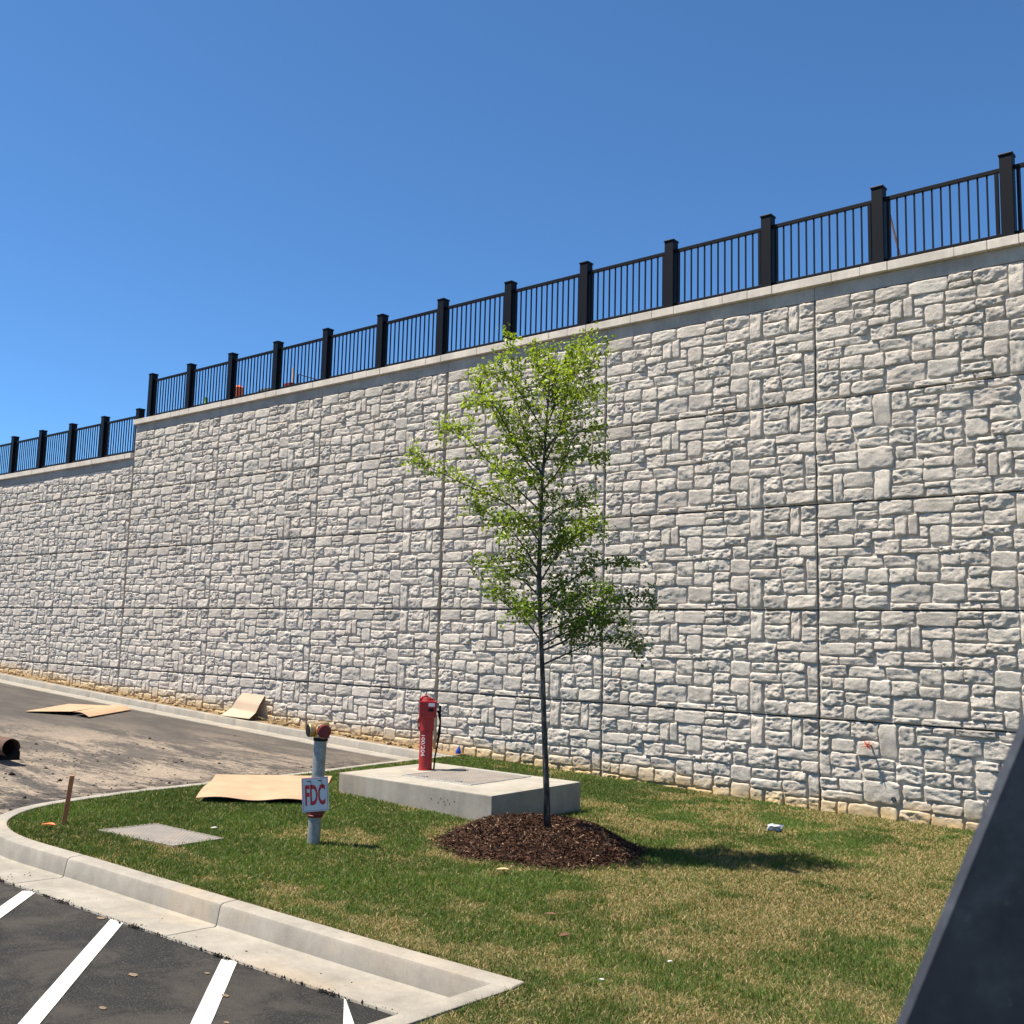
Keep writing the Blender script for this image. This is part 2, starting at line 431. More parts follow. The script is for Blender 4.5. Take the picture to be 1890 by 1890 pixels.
# joints where the photograph shows them on the near run (x = -6.31 and -8.16), then regular
def arc_at(path, x):
    s = 0
    for a, b in zip(path[:-1], path[1:]):
        if (a[0]-x)*(b[0]-x) <= 0: return s+math.dist(a, (x, a[1]))
        s += math.dist(a, b)
    return s
c1 = arc_at(nose_out, -6.31); c2 = arc_at(nose_out, -8.16)
kend = int(np.argmin(np.array(nose_out)[:, 0] - 1e9*(np.array(nose_out)[:, 1] > 5.4)))
kn = next(i for i, q in enumerate(nose_out) if q[1] > 5.0 and q[0] < -10)
kerb('kerb_section', nose_out[:kn+1], [c1, c2], KPROF, k_is)
kerb('kerb_section', nose_out[kn:], [3.0, 6.0], KTOP, k_is)
# return at the right end of the gutter, running towards the viewer
def kerb_return():
    prof = [(.15, -.25), (.15, -.002), (.145, .002), (.02, .002), (.004, -.005), (0, -.02), (-.02, -.145), (-.02, -.3)]
    for j, (y0, y1) in enumerate([(4.792, 3.55), (3.55, 0.5), (0.5, -2.6), (-2.6, -8)]):
        V = []; F = []; t = np.linspace(y0-.004, y1+.004, 8); n = len(prof)
        for y in t:
            for o, h in prof: V.append((-4.0+o, y, L(-4.0, y)+h))
        for i in range(len(t)-1):
            for k in range(n-1): F.append((i*n+k, i*n+k+1, (i+1)*n+k+1, (i+1)*n+k))
        MB().add(V, F+[tuple(range(n)), tuple((len(t)-1)*n+k for k in range(n))]).build('kerb_section', M['kerb'], k_is, smooth=.7)
kerb_return()
# kerb along the foot of the wall beyond the island
k_w = tag(empty('kerb', (-20, 13.8, L(-20, 13.8))), 'straight concrete kerb running along the foot of the stone wall', None, kind='structure')
wpath = resample([(-12.3, 13.66), (-34, 13.66), (-60, 13.66)], .8)
kerb('kerb_section', wpath[::-1] if False else wpath, [.35+3.05*k for k in range(16)], KPROF, k_w)
strip_mesh('soil_strip', [(y, -60, -12.5) for y in (13.78, 13.9, 14.0, 14.12, 14.3)], M['dirt'], z=.012, nx=120, fn=lambda x, y: Lv(x, y)+.05*(fbm(x*3, y*5)-.4)*(np.asarray(y) > 13.85)+.04*np.clip(np.asarray(y)-13.9, 0, .3))

# painted hatch stripes on the near paving (4 mm above it)
def ground_quad(name, pts, z, m, parent=None):
    mb = MB(); n = len(pts); c = np.mean(pts, axis=0)
    mb.add([(x, y, L(x, y)+z) for x, y in pts], [tuple(range(n))])
    return mb.build(name, m, parent)
def stripe(a, b, w, name='painted_stripe'):
    a = Vector(a); b = Vector(b); d = (b-a).normalized(); s = Vector((-d.y, d.x))*w/2
    V = []; F = []; K = 14
    for i in range(K+1):
        q = a+(b-a)*i/K
        for sg in (1, -1):
            e = s*sg*(1+.02*random.uniform(-1, 1)); V.append((q.x+e.x, q.y+e.y, L(q.x+e.x, q.y+e.y)-.15+.005))
    for i in range(K): F.append((2*i, 2*i+1, 2*i+3, 2*i+2))
    o = MB().add(V, F).build(name, M['paint']); return tag(o, kind='structure')
stripe((-6.83, 4.09), (-3.96, 1.46), .105)
stripe((-5.69, 4.22), (-3.96, 2.59), .105)
stripe((-7.88, 3.97), (-4.2, .45), .105)
ground_quad('painted_stripe', [(-4.70, 4.30), (-4.34, 4.05), (-3.99, 3.78), (-3.99, 3.66), (-4.37, 4.0)], -.145, M['paint'])['kind'] = 'structure'
PAT_A='2,131,54,152 55,140,88,151 57,130,88,138 91,131,135,151 138,131,189,151 191,141,221,151 191,131,221,140 223,131,264,151 2,108,30,130 32,109,59,128 61,112,88,126 89,111,110,127 111,101,128,129 130,101,143,130 145,115,184,130 186,112,226,129 227,111,265,130 2,89,53,107 55,88,79,107 81,98,110,109 83,76,118,97 120,85,156,96 145,98,156,113 158,89,183,114 186,95,224,110 225,98,259,110 237,79,260,95 186,77,234,93 3,76,29,87 31,76,77,87 120,77,169,83 170,77,185,85 4,60,42,75 45,60,94,74 96,59,138,74 141,52,169,75 172,60,196,75 197,59,232,76 3,44,20,58 21,43,37,58 38,41,71,59 73,36,102,57 103,37,137,57 140,37,167,51 171,37,202,57 206,44,232,57 204,27,232,42 4,20,36,41 39,23,68,39 70,24,101,35 105,10,157,35 160,12,202,35 3,2,34,18 37,2,53,21 55,2,100,20 103,2,138,9 143,1,191,9 194,1,220,11 221,2,243,10 204,12,242,24 244,4,262,26 234,28,263,51 234,54,265,76 267,108,285,149 288,132,329,150 330,109,344,149 347,130,368,150 289,108,328,130 346,108,368,128 262,77,307,104 308,94,368,107 309,78,340,92 344,77,369,92 267,62,308,75 311,63,350,76 354,45,369,74 266,47,313,60 316,41,351,62 265,3,284,46 289,25,315,45 319,23,352,40 354,23,370,43 288,2,321,21 325,2,369,21'
PAT_B='2,130,45,151 46,129,83,151 85,106,109,150 111,125,132,150 134,141,154,150 156,143,183,151 184,142,233,152 236,141,273,152 175,117,215,139 218,116,271,139 136,125,173,140 1,107,15,127 19,110,50,127 55,106,84,127 111,101,141,122 144,110,169,124 171,96,204,115 208,102,236,113 238,95,273,114 1,75,16,105 18,89,54,108 58,91,105,104 107,77,142,99 144,97,169,109 145,76,178,94 180,76,204,93 208,77,236,101 239,76,277,94 19,75,59,87 63,76,104,89 143,56,189,74 191,66,205,75 207,69,255,75 257,55,290,74 1,57,26,72 29,57,61,73 63,45,112,75 116,56,139,73 192,38,216,64 220,55,255,67 3,44,61,56 113,42,152,54 153,41,190,54 218,38,232,53 234,22,246,52 247,23,263,52 265,43,286,52 266,23,287,41 2,24,24,41 26,0,40,42 41,20,83,42 84,0,107,42 110,21,150,41 151,22,190,39 193,22,232,36 2,2,23,20 41,-2,83,18 109,1,152,19 154,13,184,20 155,0,185,12 187,0,238,21 241,-1,286,18 288,132,329,150 330,109,344,149 347,130,368,150 289,108,328,130 346,108,368,128 308,94,368,107 309,78,340,92 344,77,369,92 311,63,350,76 354,45,369,74 316,41,351,62 289,25,315,45 319,23,352,40 354,23,370,43 288,2,321,21 325,2,369,21'

# ---------------------------------------------------------------- the stone-faced panel wall
U0, PW, PH = -24.373, 3.695, 1.524
ZJ = 0.512+ZO                                 # a horizontal joint line
def parse(s): return [tuple(int(v)/100 for v in q.split(',')) for q in s.split()]
def make_stone_shapes(pat, seed):
    r = np.random.default_rng(seed); out = []
    for (u0, v0, u1, v1) in pat:
        u0, v0, u1, v1 = u0-.004, v0-.004, u1+.004, v1+.004
        W_, H_ = u1-u0, v1-v0
        nu = int(np.clip(round(W_/.022)+4, 7, 19)); nv = int(np.clip(round(H_/.019)+4, 7, 15))
        def lin(n, size):
            e = min(.25, .007/(size/2)); e2 = min(.4, .020/(size/2))
            return np.concatenate([[-1, -1+e], np.linspace(-1+e2, 1-e2, n-4) if n > 5 else np.array([0.]), [1-e, 1]])
        s = lin(nu, W_); t = lin(nv, H_); nu, nv = len(s), len(t)
        S, T = np.meshgrid(s, t, indexing='ij')
        nrm = (np.abs(S)**9+np.abs(T)**9)**(1/9); k = np.where(nrm > 1e-6, np.maximum(np.abs(S), np.abs(T))/np.maximum(nrm, 1e-6), 1)
        X = S*k*W_/2; Y = T*k*H_/2
        o = r.random(4)*50
        X = X+(fbm(S*1.3+o[0], T*1.3+o[1], 2)-.5)*.034*np.minimum(1, W_/.25); Y = Y+(fbm(S*1.6+o[2], T*1.4+o[3], 2)-.5)*.034*np.minimum(1, H_/.2)
        X = X+u0+W_/2; Y = Y+v0+H_/2
        rough = r.choice([.45, .8, 1.2, 1.7], p=[.25, .3, .25, .2])
        if H_ < .1: rough = max(rough, .9)
        # hewn face: a few broken planes meeting in creases, with ragged grain running along the bed
        facets = np.full_like(X, 9.0)
        for _ in range(4):
            th_ = r.uniform(0, 6.28); kk_ = r.uniform(.03, .15); cx_ = r.uniform(-.35, .35)*W_; cy_ = r.uniform(-.35, .35)*H_
            facets = np.minimum(facets, r.uniform(.0, .010)+kk_*(np.cos(th_)*(X-u0-W_/2-cx_)+np.sin(th_)*(Y-v0-H_/2-cy_)))
        n1 = fbm(X*6+o[0], Y*8+o[1], 3)-.5; n2 = np.abs(fbm(X*9+o[2], Y*22+o[3]+X*r.uniform(-8, 8), 3)-.5); n3 = fbm(X*30+o[1], Y*38+o[2], 2)-.5
        hh = r.uniform(.033, .043)+facets*.75+rough*(n1*.024-n2*.042+n3*.016+.007)
        hh = np.clip(hh, .014, .066)
        ring1 = np.zeros_like(hh, bool); ring1[[0, -1], :] = True; ring1[:, [0, -1]] = True
        ring2 = np.zeros_like(hh, bool); ring2[[1, -2], :] = True; ring2[:, [1, -2]] = True
        hh = np.where(ring2, np.minimum(hh*.88, .044), hh); hh = np.where(ring1, -.004, hh)
        idx = np.arange(nu*nv).reshape(nu, nv)
        F = np.stack([idx[:-1, :-1], idx[1:, :-1], idx[1:, 1:], idx[:-1, 1:]], -1).reshape(-1, 4)
        out.append((np.stack([X.ravel(), Y.ravel(), hh.ravel()], 1), F, (u0+W_/2, v0+H_/2, W_*H_)))
    return out
SHP = {'A': make_stone_shapes(parse(PAT_A), 11), 'B': make_stone_shapes(parse(PAT_B), 23)}
wall = tag(empty('retaining_wall', (U0+4*PW, D, 0)), 'tall pale stone-faced panel retaining wall running across the picture', 'retaining wall')
def soil_at(x, z):
    gl = Lv(x, np.full_like(x, D)); h = z-gl
    reach = .20+.22*fbm(x*.9, x*0+3, 3)
    return .95*np.clip(1.1-h/reach, 0, 1)
jobs = []
TOPZ_R, TOPZ_L = ZJ+3*PH, 4.22+ZO
NC0, NC1 = -4, 7
for c in range(NC0, NC1):
    left = c < 0
    for r in range(-2, 3):
        z0 = ZJ+r*PH; z1 = z0+PH
        if left and z1 > TOPZ_L: z1 = TOPZ_L
        if z1 < L(U0+(c+.5)*PW, D)-.1: continue
        x0 = U0+c*PW; x1 = x0+PW
        gl = .036 if c in (0, 3, -3) else .010; gr = .036 if c+1 in (0, 3, -3) else .010
        V = []; 
        xs_ = np.linspace(x0+gl, x1-gr, 9); zs_ = np.linspace(z0+.009, z1-.009, 5)
        X, Z = np.meshgrid(xs_, zs_, indexing='ij'); nX, nZ = X.shape
        idx = np.arange(nX*nZ).reshape(nX, nZ)
        Vf = np.stack([X.ravel(), np.full(X.size, D), Z.ravel()], 1)
        Vb = Vf.copy(); Vb[:, 1] = D+.14
        Ff = np.stack([idx[:-1, :-1], idx[1:, :-1], idx[1:, 1:], idx[:-1, 1:]], -1).reshape(-1, 4)
        Fb = Ff[:, ::-1]+X.size
        edge = list(idx[:, 0])+list(idx[-1, 1:])+list(idx[-2::-1, -1])+list(idx[0, -2:0:-1])
        Fe = np.array([(edge[i], edge[i]+X.size, edge[(i+1) % len(edge)]+X.size, edge[(i+1) % len(edge)]) for i in range(len(edge))])
        VV = np.concatenate([Vf, Vb]); shade = .93+.07*rng.random()
        colp = np.stack([np.full(len(VV), shade), np.full(len(VV), .6), soil_at(VV[:, 0], VV[:, 2])], 1)
        po = link('panel', np_mesh('panel', VV, np.concatenate([Ff, Fb, Fe]), colp), M['stone'], wall); po.data.shade_flat()
        pat = 'B' if (c >= 5 and r in (1, -2)) else 'A'
        ptint = rng.normal(0, .02)
        for k, (sv, sf, (cu, cv, ar)) in enumerate(SHP[pat]):
            zc = z0+cv; xc = x0+cu
            if zc+.02 > z1 - (.0 if not left else .02) and left: continue
            v = np.empty_like(sv); v[:, 0] = x0+sv[:, 0]; v[:, 1] = D-sv[:, 2]; v[:, 2] = z0+sv[:, 1]
            v[:, 0] = np.clip(v[:, 0], x0+gl+.002, x1-gr-.002); v[:, 2] = np.clip(v[:, 2], z0+.014, z1-.014)
            if v[:, 2].max() < L(xc, D)-.05: continue
            if left: v[:, 2] = np.minimum(v[:, 2], z1-.003)
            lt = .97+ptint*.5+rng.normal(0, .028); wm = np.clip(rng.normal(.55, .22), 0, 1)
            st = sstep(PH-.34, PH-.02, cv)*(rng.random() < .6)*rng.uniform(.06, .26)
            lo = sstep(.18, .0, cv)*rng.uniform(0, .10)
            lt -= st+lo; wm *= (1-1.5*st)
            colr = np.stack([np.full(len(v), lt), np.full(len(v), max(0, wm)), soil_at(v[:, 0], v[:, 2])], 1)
            # size on the picture decides which stones stand as pieces of their own
            dd = np.array([xc, D, zc])-EYE; dz = dd@FW; px = 945+FPX*(dd@RT)/dz; py = 945-FPX*(dd@UP)/dz
            vis = (20 < px < 1870-max(0, (py-1330)*.41)) and 0 < py < 1870 and zc > L(xc, D)
            jobs.append((ar/dz**2 if vis else 0, v, sf, colr, po))
order = sorted(range(len(jobs)), key=lambda i: -jobs[i][0]); solo = set(order[:300])
for i in order[:300]:
    _, v, sf, colr, po = jobs[i]
    link('stone', np_mesh('stone', v, sf, colr), M['stone'], po, True)
VV = []; FF = []; CC = []; off = 0
for i, (_, v, sf, colr, po) in enumerate(jobs):
    if i in solo: continue
    VV.append(v); FF.append(sf+off); CC.append(colr); off += len(v)
o = link('stonework', np_mesh('stonework', np.concatenate(VV), np.concatenate(FF), np.concatenate(CC)), M['stone'], wall, True); tag(o, kind='stuff')
# dark backing seen in the joints, smooth band under the coping, coping blocks
XL = U0+NC0*PW; XR = U0+NC1*PW
mb = MB(); mb.box(U0+.02, D+.10, -1, XR, D+.5, TOPZ_R+.1); mb.box(XL, D+.10, -1, U0+.02, D+.5, TOPZ_L-.05); mb.build('core', M['gap'], wall)
CB_R, CT_R, CB_L, CT_L = 5.29+ZO, 5.425+ZO, 4.42+ZO, 4.555+ZO
def bandseg(x0, x1, z0, z1):
    MB().box(x0+.003, D-.012, z0, x1-.003, D+.3, z1).build('cap_beam', M['band'], wall, bevel=.004, seg=1)
for c in range(NC0, NC1):
    x0 = U0+c*PW; x1 = x0+PW
    if c < 0: bandseg(x0, x1, TOPZ_L+.002, CB_L)
    else: bandseg(x0, x1, TOPZ_R+.002, CB_R)
def coping(x0, x1, zb, zt, hang):
    x = x0; k = 0; seq = [.41, .40, .90]
    while x < x1-.05:
        l = min(seq[k % 3]*random.uniform(.96, 1.04), x1-x)
        if x1-x-l < .12: l = x1-x
        MB().box(x+.003, D-hang+random.uniform(-.004, .004), zb+random.uniform(0, .004), x+l-.003, D+.36, zt+random.uniform(-.003, .003)).build('coping_block', M['coping'], wall, bevel=.008)
        x += l; k += 1
coping(U0-.06, XR, CB_R+.001, CT_R, .094)
coping(XL, U0-.065, CB_L+.001, CT_L, .094)
MB().box(U0-.03, D-.004, TOPZ_L, U0+.004, D+.34, CB_R).build('end_face', M['band'], wall)

# level ground behind the wall, only its edge could be seen
t = MB(); t.box(U0, D+.37, 4, 60, 90, CT_R-.05); tag(t.build('upper_ground', M['terrain']), kind='structure')
t = MB(); t.box(-90, D+.37, 3, U0-.005, 90, CT_L-.05); tag(t.build('lower_ground', M['terrain']), kind='structure')

# weep hole stub near the ground and a frayed orange tie stub in the wall
x, z = -4.86, -2.0+ZO
o = MB()._lathe([(-.03, .03), (.045, .03), (.045, .024), (.0, .024)], Vector((x, D-.012, z)), Vector((0, -1, 0)), 16).build('weep_pipe', M['black'], None, smooth=.8)
tag(o, 'small black weep pipe mouth low in the stone wall', 'pipe')

# ---------------------------------------------------------------- railings on the coping
YP = D+.10
def railing(xs, zt, label, rail_h=1.035, ends=None):
    root = tag(empty('guard_railing', (xs[0], YP, zt)), label, 'railing', 'black guard railings on the wall')
    ps = .082; H = 1.20
    mb = MB(); mb.box(-ps, -ps, 0, ps, ps, H-.03)
    V = MB(); V.box(-ps-.012, -ps-.012, H-.03, ps+.012, ps+.012, H); V.add([(-ps, -ps, H), (ps, -ps, H), (ps, ps, H), (-ps, ps, H), (0, 0, H+.018)], [(0, 1, 4), (1, 2, 4), (2, 3, 4), (3, 0, 4)])
    pm = mb.build('post', M['black'], bevel=.006); cm = V.build('cap', M['black'], bevel=.01)
    pme, cme = pm.data, cm.data
    bpy.data.objects.remove(pm); bpy.data.objects.remove(cm)
    for x in xs:
        p = bpy.data.objects.new('post', pme); COL.objects.link(p); p.parent = root; p.location = (x-xs[0], 0, .002)
        c = bpy.data.objects.new('cap', cme); COL.objects.link(c); c.parent = p
        MB().box(-ps-.02, -ps-.02, .0, ps+.02, ps+.02, .012).build  # base plate kept within the post foot
    gap = abs(xs[1]-xs[0])
    cl = gap-2*ps
    f = MB(); b0 = .055
    f.box(-cl/2, -.025, -.028, cl/2, .025, .028)
    fo = f.build('bay', M['black'], bevel=.004, seg=1); fme = fo.data; bpy.data.objects.remove(fo)
    st = MB().box(-.024, -.022, b0+.0565, .024, .022, rail_h-.0565).build('stile', M['black'], bevel=.003, seg=1); sme = st.data; bpy.data.objects.remove(st)
    ba = MB().box(-.0105, -.0105, b0+.0565, .0105, .0105, rail_h-.0565).build('baluster', M['black']); bme = ba.data; bpy.data.objects.remove(ba)
    for a, b in zip(xs[:-1], xs[1:]):
        f = bpy.data.objects.new('rail_bay', None); COL.objects.link(f); f.parent = root; f.location = ((a+b)/2-xs[0], 0, 0); f.empty_display_size = .1
        for nm_, hz_ in (('top_rail', rail_h-.028), ('bottom_rail', b0+.028)):
            s = bpy.data.objects.new(nm_, fme); COL.objects.link(s); s.parent = f; s.location = (0, 0, hz_)
        s_in = cl/2-.055
        for sg in (-1, 1):
            s = bpy.data.objects.new('stile', sme); COL.objects.link(s); s.parent = f; s.location = (sg*s_in, 0, 0)
        for k in range(1, 12):
            s = bpy.data.objects.new('baluster', bme); COL.objects.link(s); s.parent = f; s.location = (-s_in+2*s_in*k/12, 0, 0)
    return root
railing([(-3.21-1.7125*k)*1.007 for k in range(-2, 13)], CT_R, 'long black metal railing on the higher coping right of the step')
railing([(-24.27-1.745*k)*1.007 for k in range(0, 7)], CT_L, 'short black metal railing on the lower coping left of the step')

# ---------------------------------------------------------------- concrete pad with hatch, red indicator post
MT = {}
MT['red'] = simple('red_enamel', (.30, .010, .012), .42, var=.2, scale=14, bs=.08)
MT['darkred'] = simple('dark_red_cast', (.17, .010, .010), .5, var=.3, scale=25, bs=.25)
MT['galv'] = simple('galvanised_steel', (.27, .28, .285), .5, .5, var=.25, scale=22, bs=.06)
MT['brass'] = simple('dull_brass', (.50, .35, .17), .42, .75, var=.22, scale=30, bs=.1)
MT['white'] = simple('white_sheet', (.64, .63, .62), .4, var=.04, bs=0)
MT['ink'] = simple('red_print', (.55, .015, .02), .45, var=.05, bs=0)
MT['whiteink'] = simple('white_print', (.68, .68, .68), .5, var=.03, bs=0)
MT['rust'] = simple('rusted_steel', (.075, .036, .022), .85, var=.5, scale=12, bs=.5, bscale=40)
MT['rubber'] = simple('black_rubber', (.010, .010, .012), .7, var=.2, spec=.15)
MT['card'] = simple('cardboard', (.36, .235, .145), .85, var=.15, scale=2.2, bs=.1, bscale=25)
MT['cardin'] = simple('cardboard_pale_face', (.42, .32, .23), .85, var=.06, scale=3, bs=.1)
MT['wood'] = simple('orange_painted_wood', (.36, .13, .045), .75, var=.3, scale=14, bs=.3)
MT['orange'] = simple('orange_plastic', (.75, .14, .03), .5, var=.12)
MT['blue'] = simple('blue_plastic', (.012, .04, .30), .35, var=.35, scale=30)
MT['green'] = simple('green_plastic', (.10, .30, .04), .5, var=.2)
MT['timber'] = simple('raw_timber', (.42, .27, .16), .8, var=.25, scale=10)
MT['film'] = simple('crumpled_clear_plastic', (.36, .40, .45), .25, var=.45, scale=30)
MT['dryleaf'] = simple('dry_leaf', (.50, .33, .18), .8, var=.2, scale=40)
MT['brownleaf'] = simple('brown_leaf', (.10, .045, .022), .8, var=.3, scale=40)
MT['clod'] = m_soil('clods', [(.3, (.012, .011, .011)), (.6, (.04, .034, .03)), (.85, (.14, .11, .085))])
MT['mudspot'] = simple('dried_mud', (.15, .11, .07), .95, var=.25, scale=30, bs=.4)
MT['beam'] = None
def m_plate():
    m, n, b = mat('tread_plate'); co = coords(n)
    mp = n.nodes.new('ShaderNodeMapping'); mp.inputs['Rotation'].default_value = (0, 0, .785); n.links.new(co, mp.inputs[0])
    br = n.nodes.new('ShaderNodeTexBrick'); br.inputs['Scale'].default_value = 9; br.inputs['Mortar Size'].default_value = .09; br.inputs['Brick Width'].default_value = .62; br.inputs['Row Height'].default_value = .3
    n.links.new(mp.outputs[0], br.inputs['Vector'])
    f = noise(n, 5, 5, .7, co)
    base = ramp(n, f, [(.3, (.19, .178, .165)), (.55, (.26, .235, .21)), (.75, (.34, .27, .185))])
    base = mix(n, br.outputs['Fac'], base, mix(n, .32, base, (.11, .09, .075)))
    setc(n, b, base); b.inputs['Roughness'].default_value = .62; b.inputs['Metallic'].default_value = .25
    inv = mth(n, 'SUBTRACT', 1.0, br.outputs['Fac']); bump(n, b, inv, .7, .006); return m
MT['plate'] = m_plate()

def text_mesh(s, size, name, bold=.012):
    cu = bpy.data.curves.new(name, 'FONT'); cu.body = s; cu.size = size; cu.align_x = 'CENTER'; cu.align_y = 'CENTER'; cu.resolution_u = 3; cu.offset = size*bold
    o = bpy.data.objects.new(name, cu); COL.objects.link(o); bpy.context.view_layer.update()
    me = bpy.data.meshes.new_from_object(o.evaluated_get(bpy.context.evaluated_depsgraph_get())); bpy.data.objects.remove(o)
    return me

ZP = -1.74+ZO
pad = tag(empty('concrete_pad', (-8.77, 9.78, L(-8.77, 9.78))), 'raised rectangular concrete pad with tread plate hatch beside the tree', 'concrete pad')
mb = MB(); mb.box(-10.03, 8.93, ZP-.75, -7.50, 10.63, ZP); slab = mb.build('slab', M['pad'], pad, bevel=.012)
hp = MB().box(-9.30, 9.38, ZP-.02, -8.22, 10.48, ZP+.006).build('hatch', MT['plate'], pad, bevel=.002, seg=1)
for x0, y0, x1, y1 in ((-9.335, 9.345, -9.305, 10.515), (-8.215, 9.345, -8.185, 10.515), (-9.304, 9.345, -8.216, 9.375), (-9.304, 10.485, -8.216, 10.515)):
    MB().box(x0, y0, ZP-.02, x1, y1, ZP+.008).build('hatch_frame', MT['galv'], hp, bevel=.002, seg=1)
for x in (-9.05, -8.48): MB().box(x-.05, 9.45, ZP+.0065, x+.05, 9.48, ZP+.016).build('lift_handle', MT['galv'], hp, bevel=.003)
# bolt holes in the front face of the slab
for (x, z) in ((-8.42, -.135), (-8.31, -.165), (-8.27, -.115), (-8.20, -.175), (-8.16, -.12), (-8.13, -.16), (-8.06, -.125), (-8.22, -.145)):
    MB()._lathe([(-.002, .007), (.003, .007)], Vector((x, 8.93, ZP+z)), Vector((0, -1, 0)), 8).build('form_hole', M['gap'], slab)

# red indicator post
PX, PY = -9.53, 9.97
piv = tag(empty('indicator_post', (PX, PY, ZP)), 'red valve indicator post with white lettering standing on the concrete pad', 'valve post')
mb = MB(); mb._lathe([(0, .098), (.012, .098), (.014, .087), (.50, .087), (.505, .100), (.90, .100), (.905, .092), (.925, .085), (.93, .0)][:8], Vector((PX, PY, ZP)), Vector((0, 0, 1)), 28)
barrel = mb.build('barrel', MT['red'], piv, smooth=.6)
# directions: camera right / towards camera at the post
cr = Vector((_r0[0], _r0[1], 0)); tc = Vector((-PX, -PY, 0)).normalized(); cr = Vector((-tc.y, tc.x, 0))
ez = Vector((0, 0, 1))
def frame(o, xr, yr): return Matrix(((xr.x, yr.x, 0, o.x), (xr.y, yr.y, 0, o.y), (0, 0, 1, o.z), (0, 0, 0, 1)))
FM = frame(Vector((PX, PY, ZP)), cr, -tc)       # local x = picture right, y = away, z = up
MB().box(-.10, -.115, .68, .125, .11, .89, FM).build('head_box', MT['red'], piv, bevel=.008)
MB().box(-.105, -.06, .62, -.075, .06, .93, FM).build('wrench_bar', MT['red'], piv, bevel=.006)
mb = MB(); mb.tube([FM @ Vector(q) for q in ((-.095, 0, .90), (-.06, 0, .945), (-.01, 0, .955), (.01, 0, .93))], .014, 8); mb.build('wrench_hook', MT['red'], piv, smooth=True)
MB()._lathe([(0, .032), (.05, .032), (.055, .02)], FM @ Vector((.02, 0, .885)), ez, 8).build('operating_nut', MT['darkred'], piv)
MB().box(.015, -.119, .825, .098, -.116, .868, FM).build('label_plate', MT['whiteink'], piv)
MB().box(.015, -.119, .760, .085, -.116, .800, FM).build('indicator_window', MT['rubber'], piv)
MB().box(.11, -.05, .80, .155, .05, .875, FM).build('supervisory_switch', MT['galv'], piv, bevel=.004)
MB().box(.155, -.04, .74, .185, .05, .83, FM).build('conduit_box', MT['rubber'], piv, bevel=.004)
mb = MB()
for dx, r_ in ((0, .0), (.02, .02)):
    mb.tube([FM @ Vector(q) for q in ((.135+dx, 0, .77), (.155+dx, 0, .72), (.178, -.01, .62), (.178-dx, -.015, .48), (.15, -.01, .33), (.125, -.01, .18), (.112, 0, 0.0))], .011, 8)
mb.build('flexible_conduit', MT['rubber'], piv, smooth=True)
mb = MB(); mb.tube([FM @ Vector(q) for q in ((-.10, -.03, .66), (-.14, -.05, .655), (-.16, -.05, .63), (-.15, -.045, .60))], .007, 6); mb.box(-.185, -.062, .60, -.145, -.04, .645, FM); mb.build('padlock', MT['galv'], piv, bevel=.002)
mb = MB(); mb.tube([FM @ Vector(q) for q in ((-.10, -.02, .70), (-.115, -.03, .62), (-.112, -.03, .56), (-.10, -.02, .52))], .009, 6); mb.build('chain', MT['darkred'], piv, smooth=True)
# vertical lettering wrapped round the barrel
tm = text_mesh('100/204', .092, 'lettering', 0.0); R_ = .0915
co = np.empty(len(tm.vertices)*3, dtype=np.float32); tm.vertices.foreach_get('co', co); co = co.reshape(-1, 3)
u = co[:, 1]; v = -co[:, 0]                   # rotated so the text reads downwards
ang = -.50+u*1.0/R_*.9; zz = .325+v*.95
pts = np.array([FM @ Vector((math.sin(a)*R_, -math.cos(a)*R_, z)) for a, z in zip(ang, zz)], dtype=np.float32)
tm.vertices.foreach_set('co', pts.ravel()); tm.update()
link('lettering', tm, MT['whiteink'], barrel)

# ---------------------------------------------------------------- galvanised fire department pipe with its sign
QX, QY = -7.65, 6.53; QZ = L(QX, QY)
fd = tag(empty('standpipe', (QX, QY, QZ)), 'galvanised pipe with brass elbow and red cap standing in the grass', 'standpipe')
lean = Vector((.016, .014, 1)).normalized(); base = Vector((QX, QY, QZ-.15))
tq = Vector((-QX, -QY, 0)).normalized(); cq = Vector((-tq.y, tq.x, 0))
lean = (ez+cq*.022).normalized()
FQ = frame(Vector((QX, QY, QZ)), cq, -tq)
def along(h): return Vector((QX, QY, QZ))+lean*h
MB().tube([along(-.15), along(.22), along(.96)], .060, 24).build('pipe', MT['galv'], fd, smooth=.8)
MB()._lathe([(0, .060), (0, .072), (.018, .078), (.022, .072), (.05, .072), (.054, .079), (.075, .079), (.08, .06)], along(.24), lean, 24).build('coupling', MT['darkred'], fd, smooth=.6)
for sg in (-1, 1): MB().tube([along(.285)+cq*sg*.075-tq*-.03, along(.285)+cq*sg*.075+tq*-.05], .011, 8).build('bolt', MT['darkred'], fd)
MB()._lathe([(0, .062), (.0, .068), (.03, .068), (.03, .062)], along(.94), lean, 24).build('collar', MT['rubber'], fd, smooth=.6)
el = MB(); el._lathe([(0, .064), (.02, .074), (.06, .080), (.11, .080), (.145, .070), (.155, .04)], along(.965), lean, 24)
fdir = (tq*.95+cq*.25).normalized(); hub = along(1.035)
el.tube([hub, hub+fdir*.10], .069, 24); elbow = el.build('elbow', MT['brass'], fd, smooth=.7)
cp = MB(); cp._lathe([(.10, .060), (.10, .062), (.125, .062), (.130, .055)], hub, fdir, 28); cp.build('cap', MT['darkred'], fd, smooth=.6)
for a in (.7, 2.6, 4.0, 5.6):
    e1 = fdir.cross(ez).normalized(); e2 = e1.cross(fdir)
    c_ = hub+fdir*.1+(e1*math.cos(a)+e2*math.sin(a))*.070; MB().tube([c_, c_+fdir*.02], .009, 8).build('lug', MT['galv'], elbow)
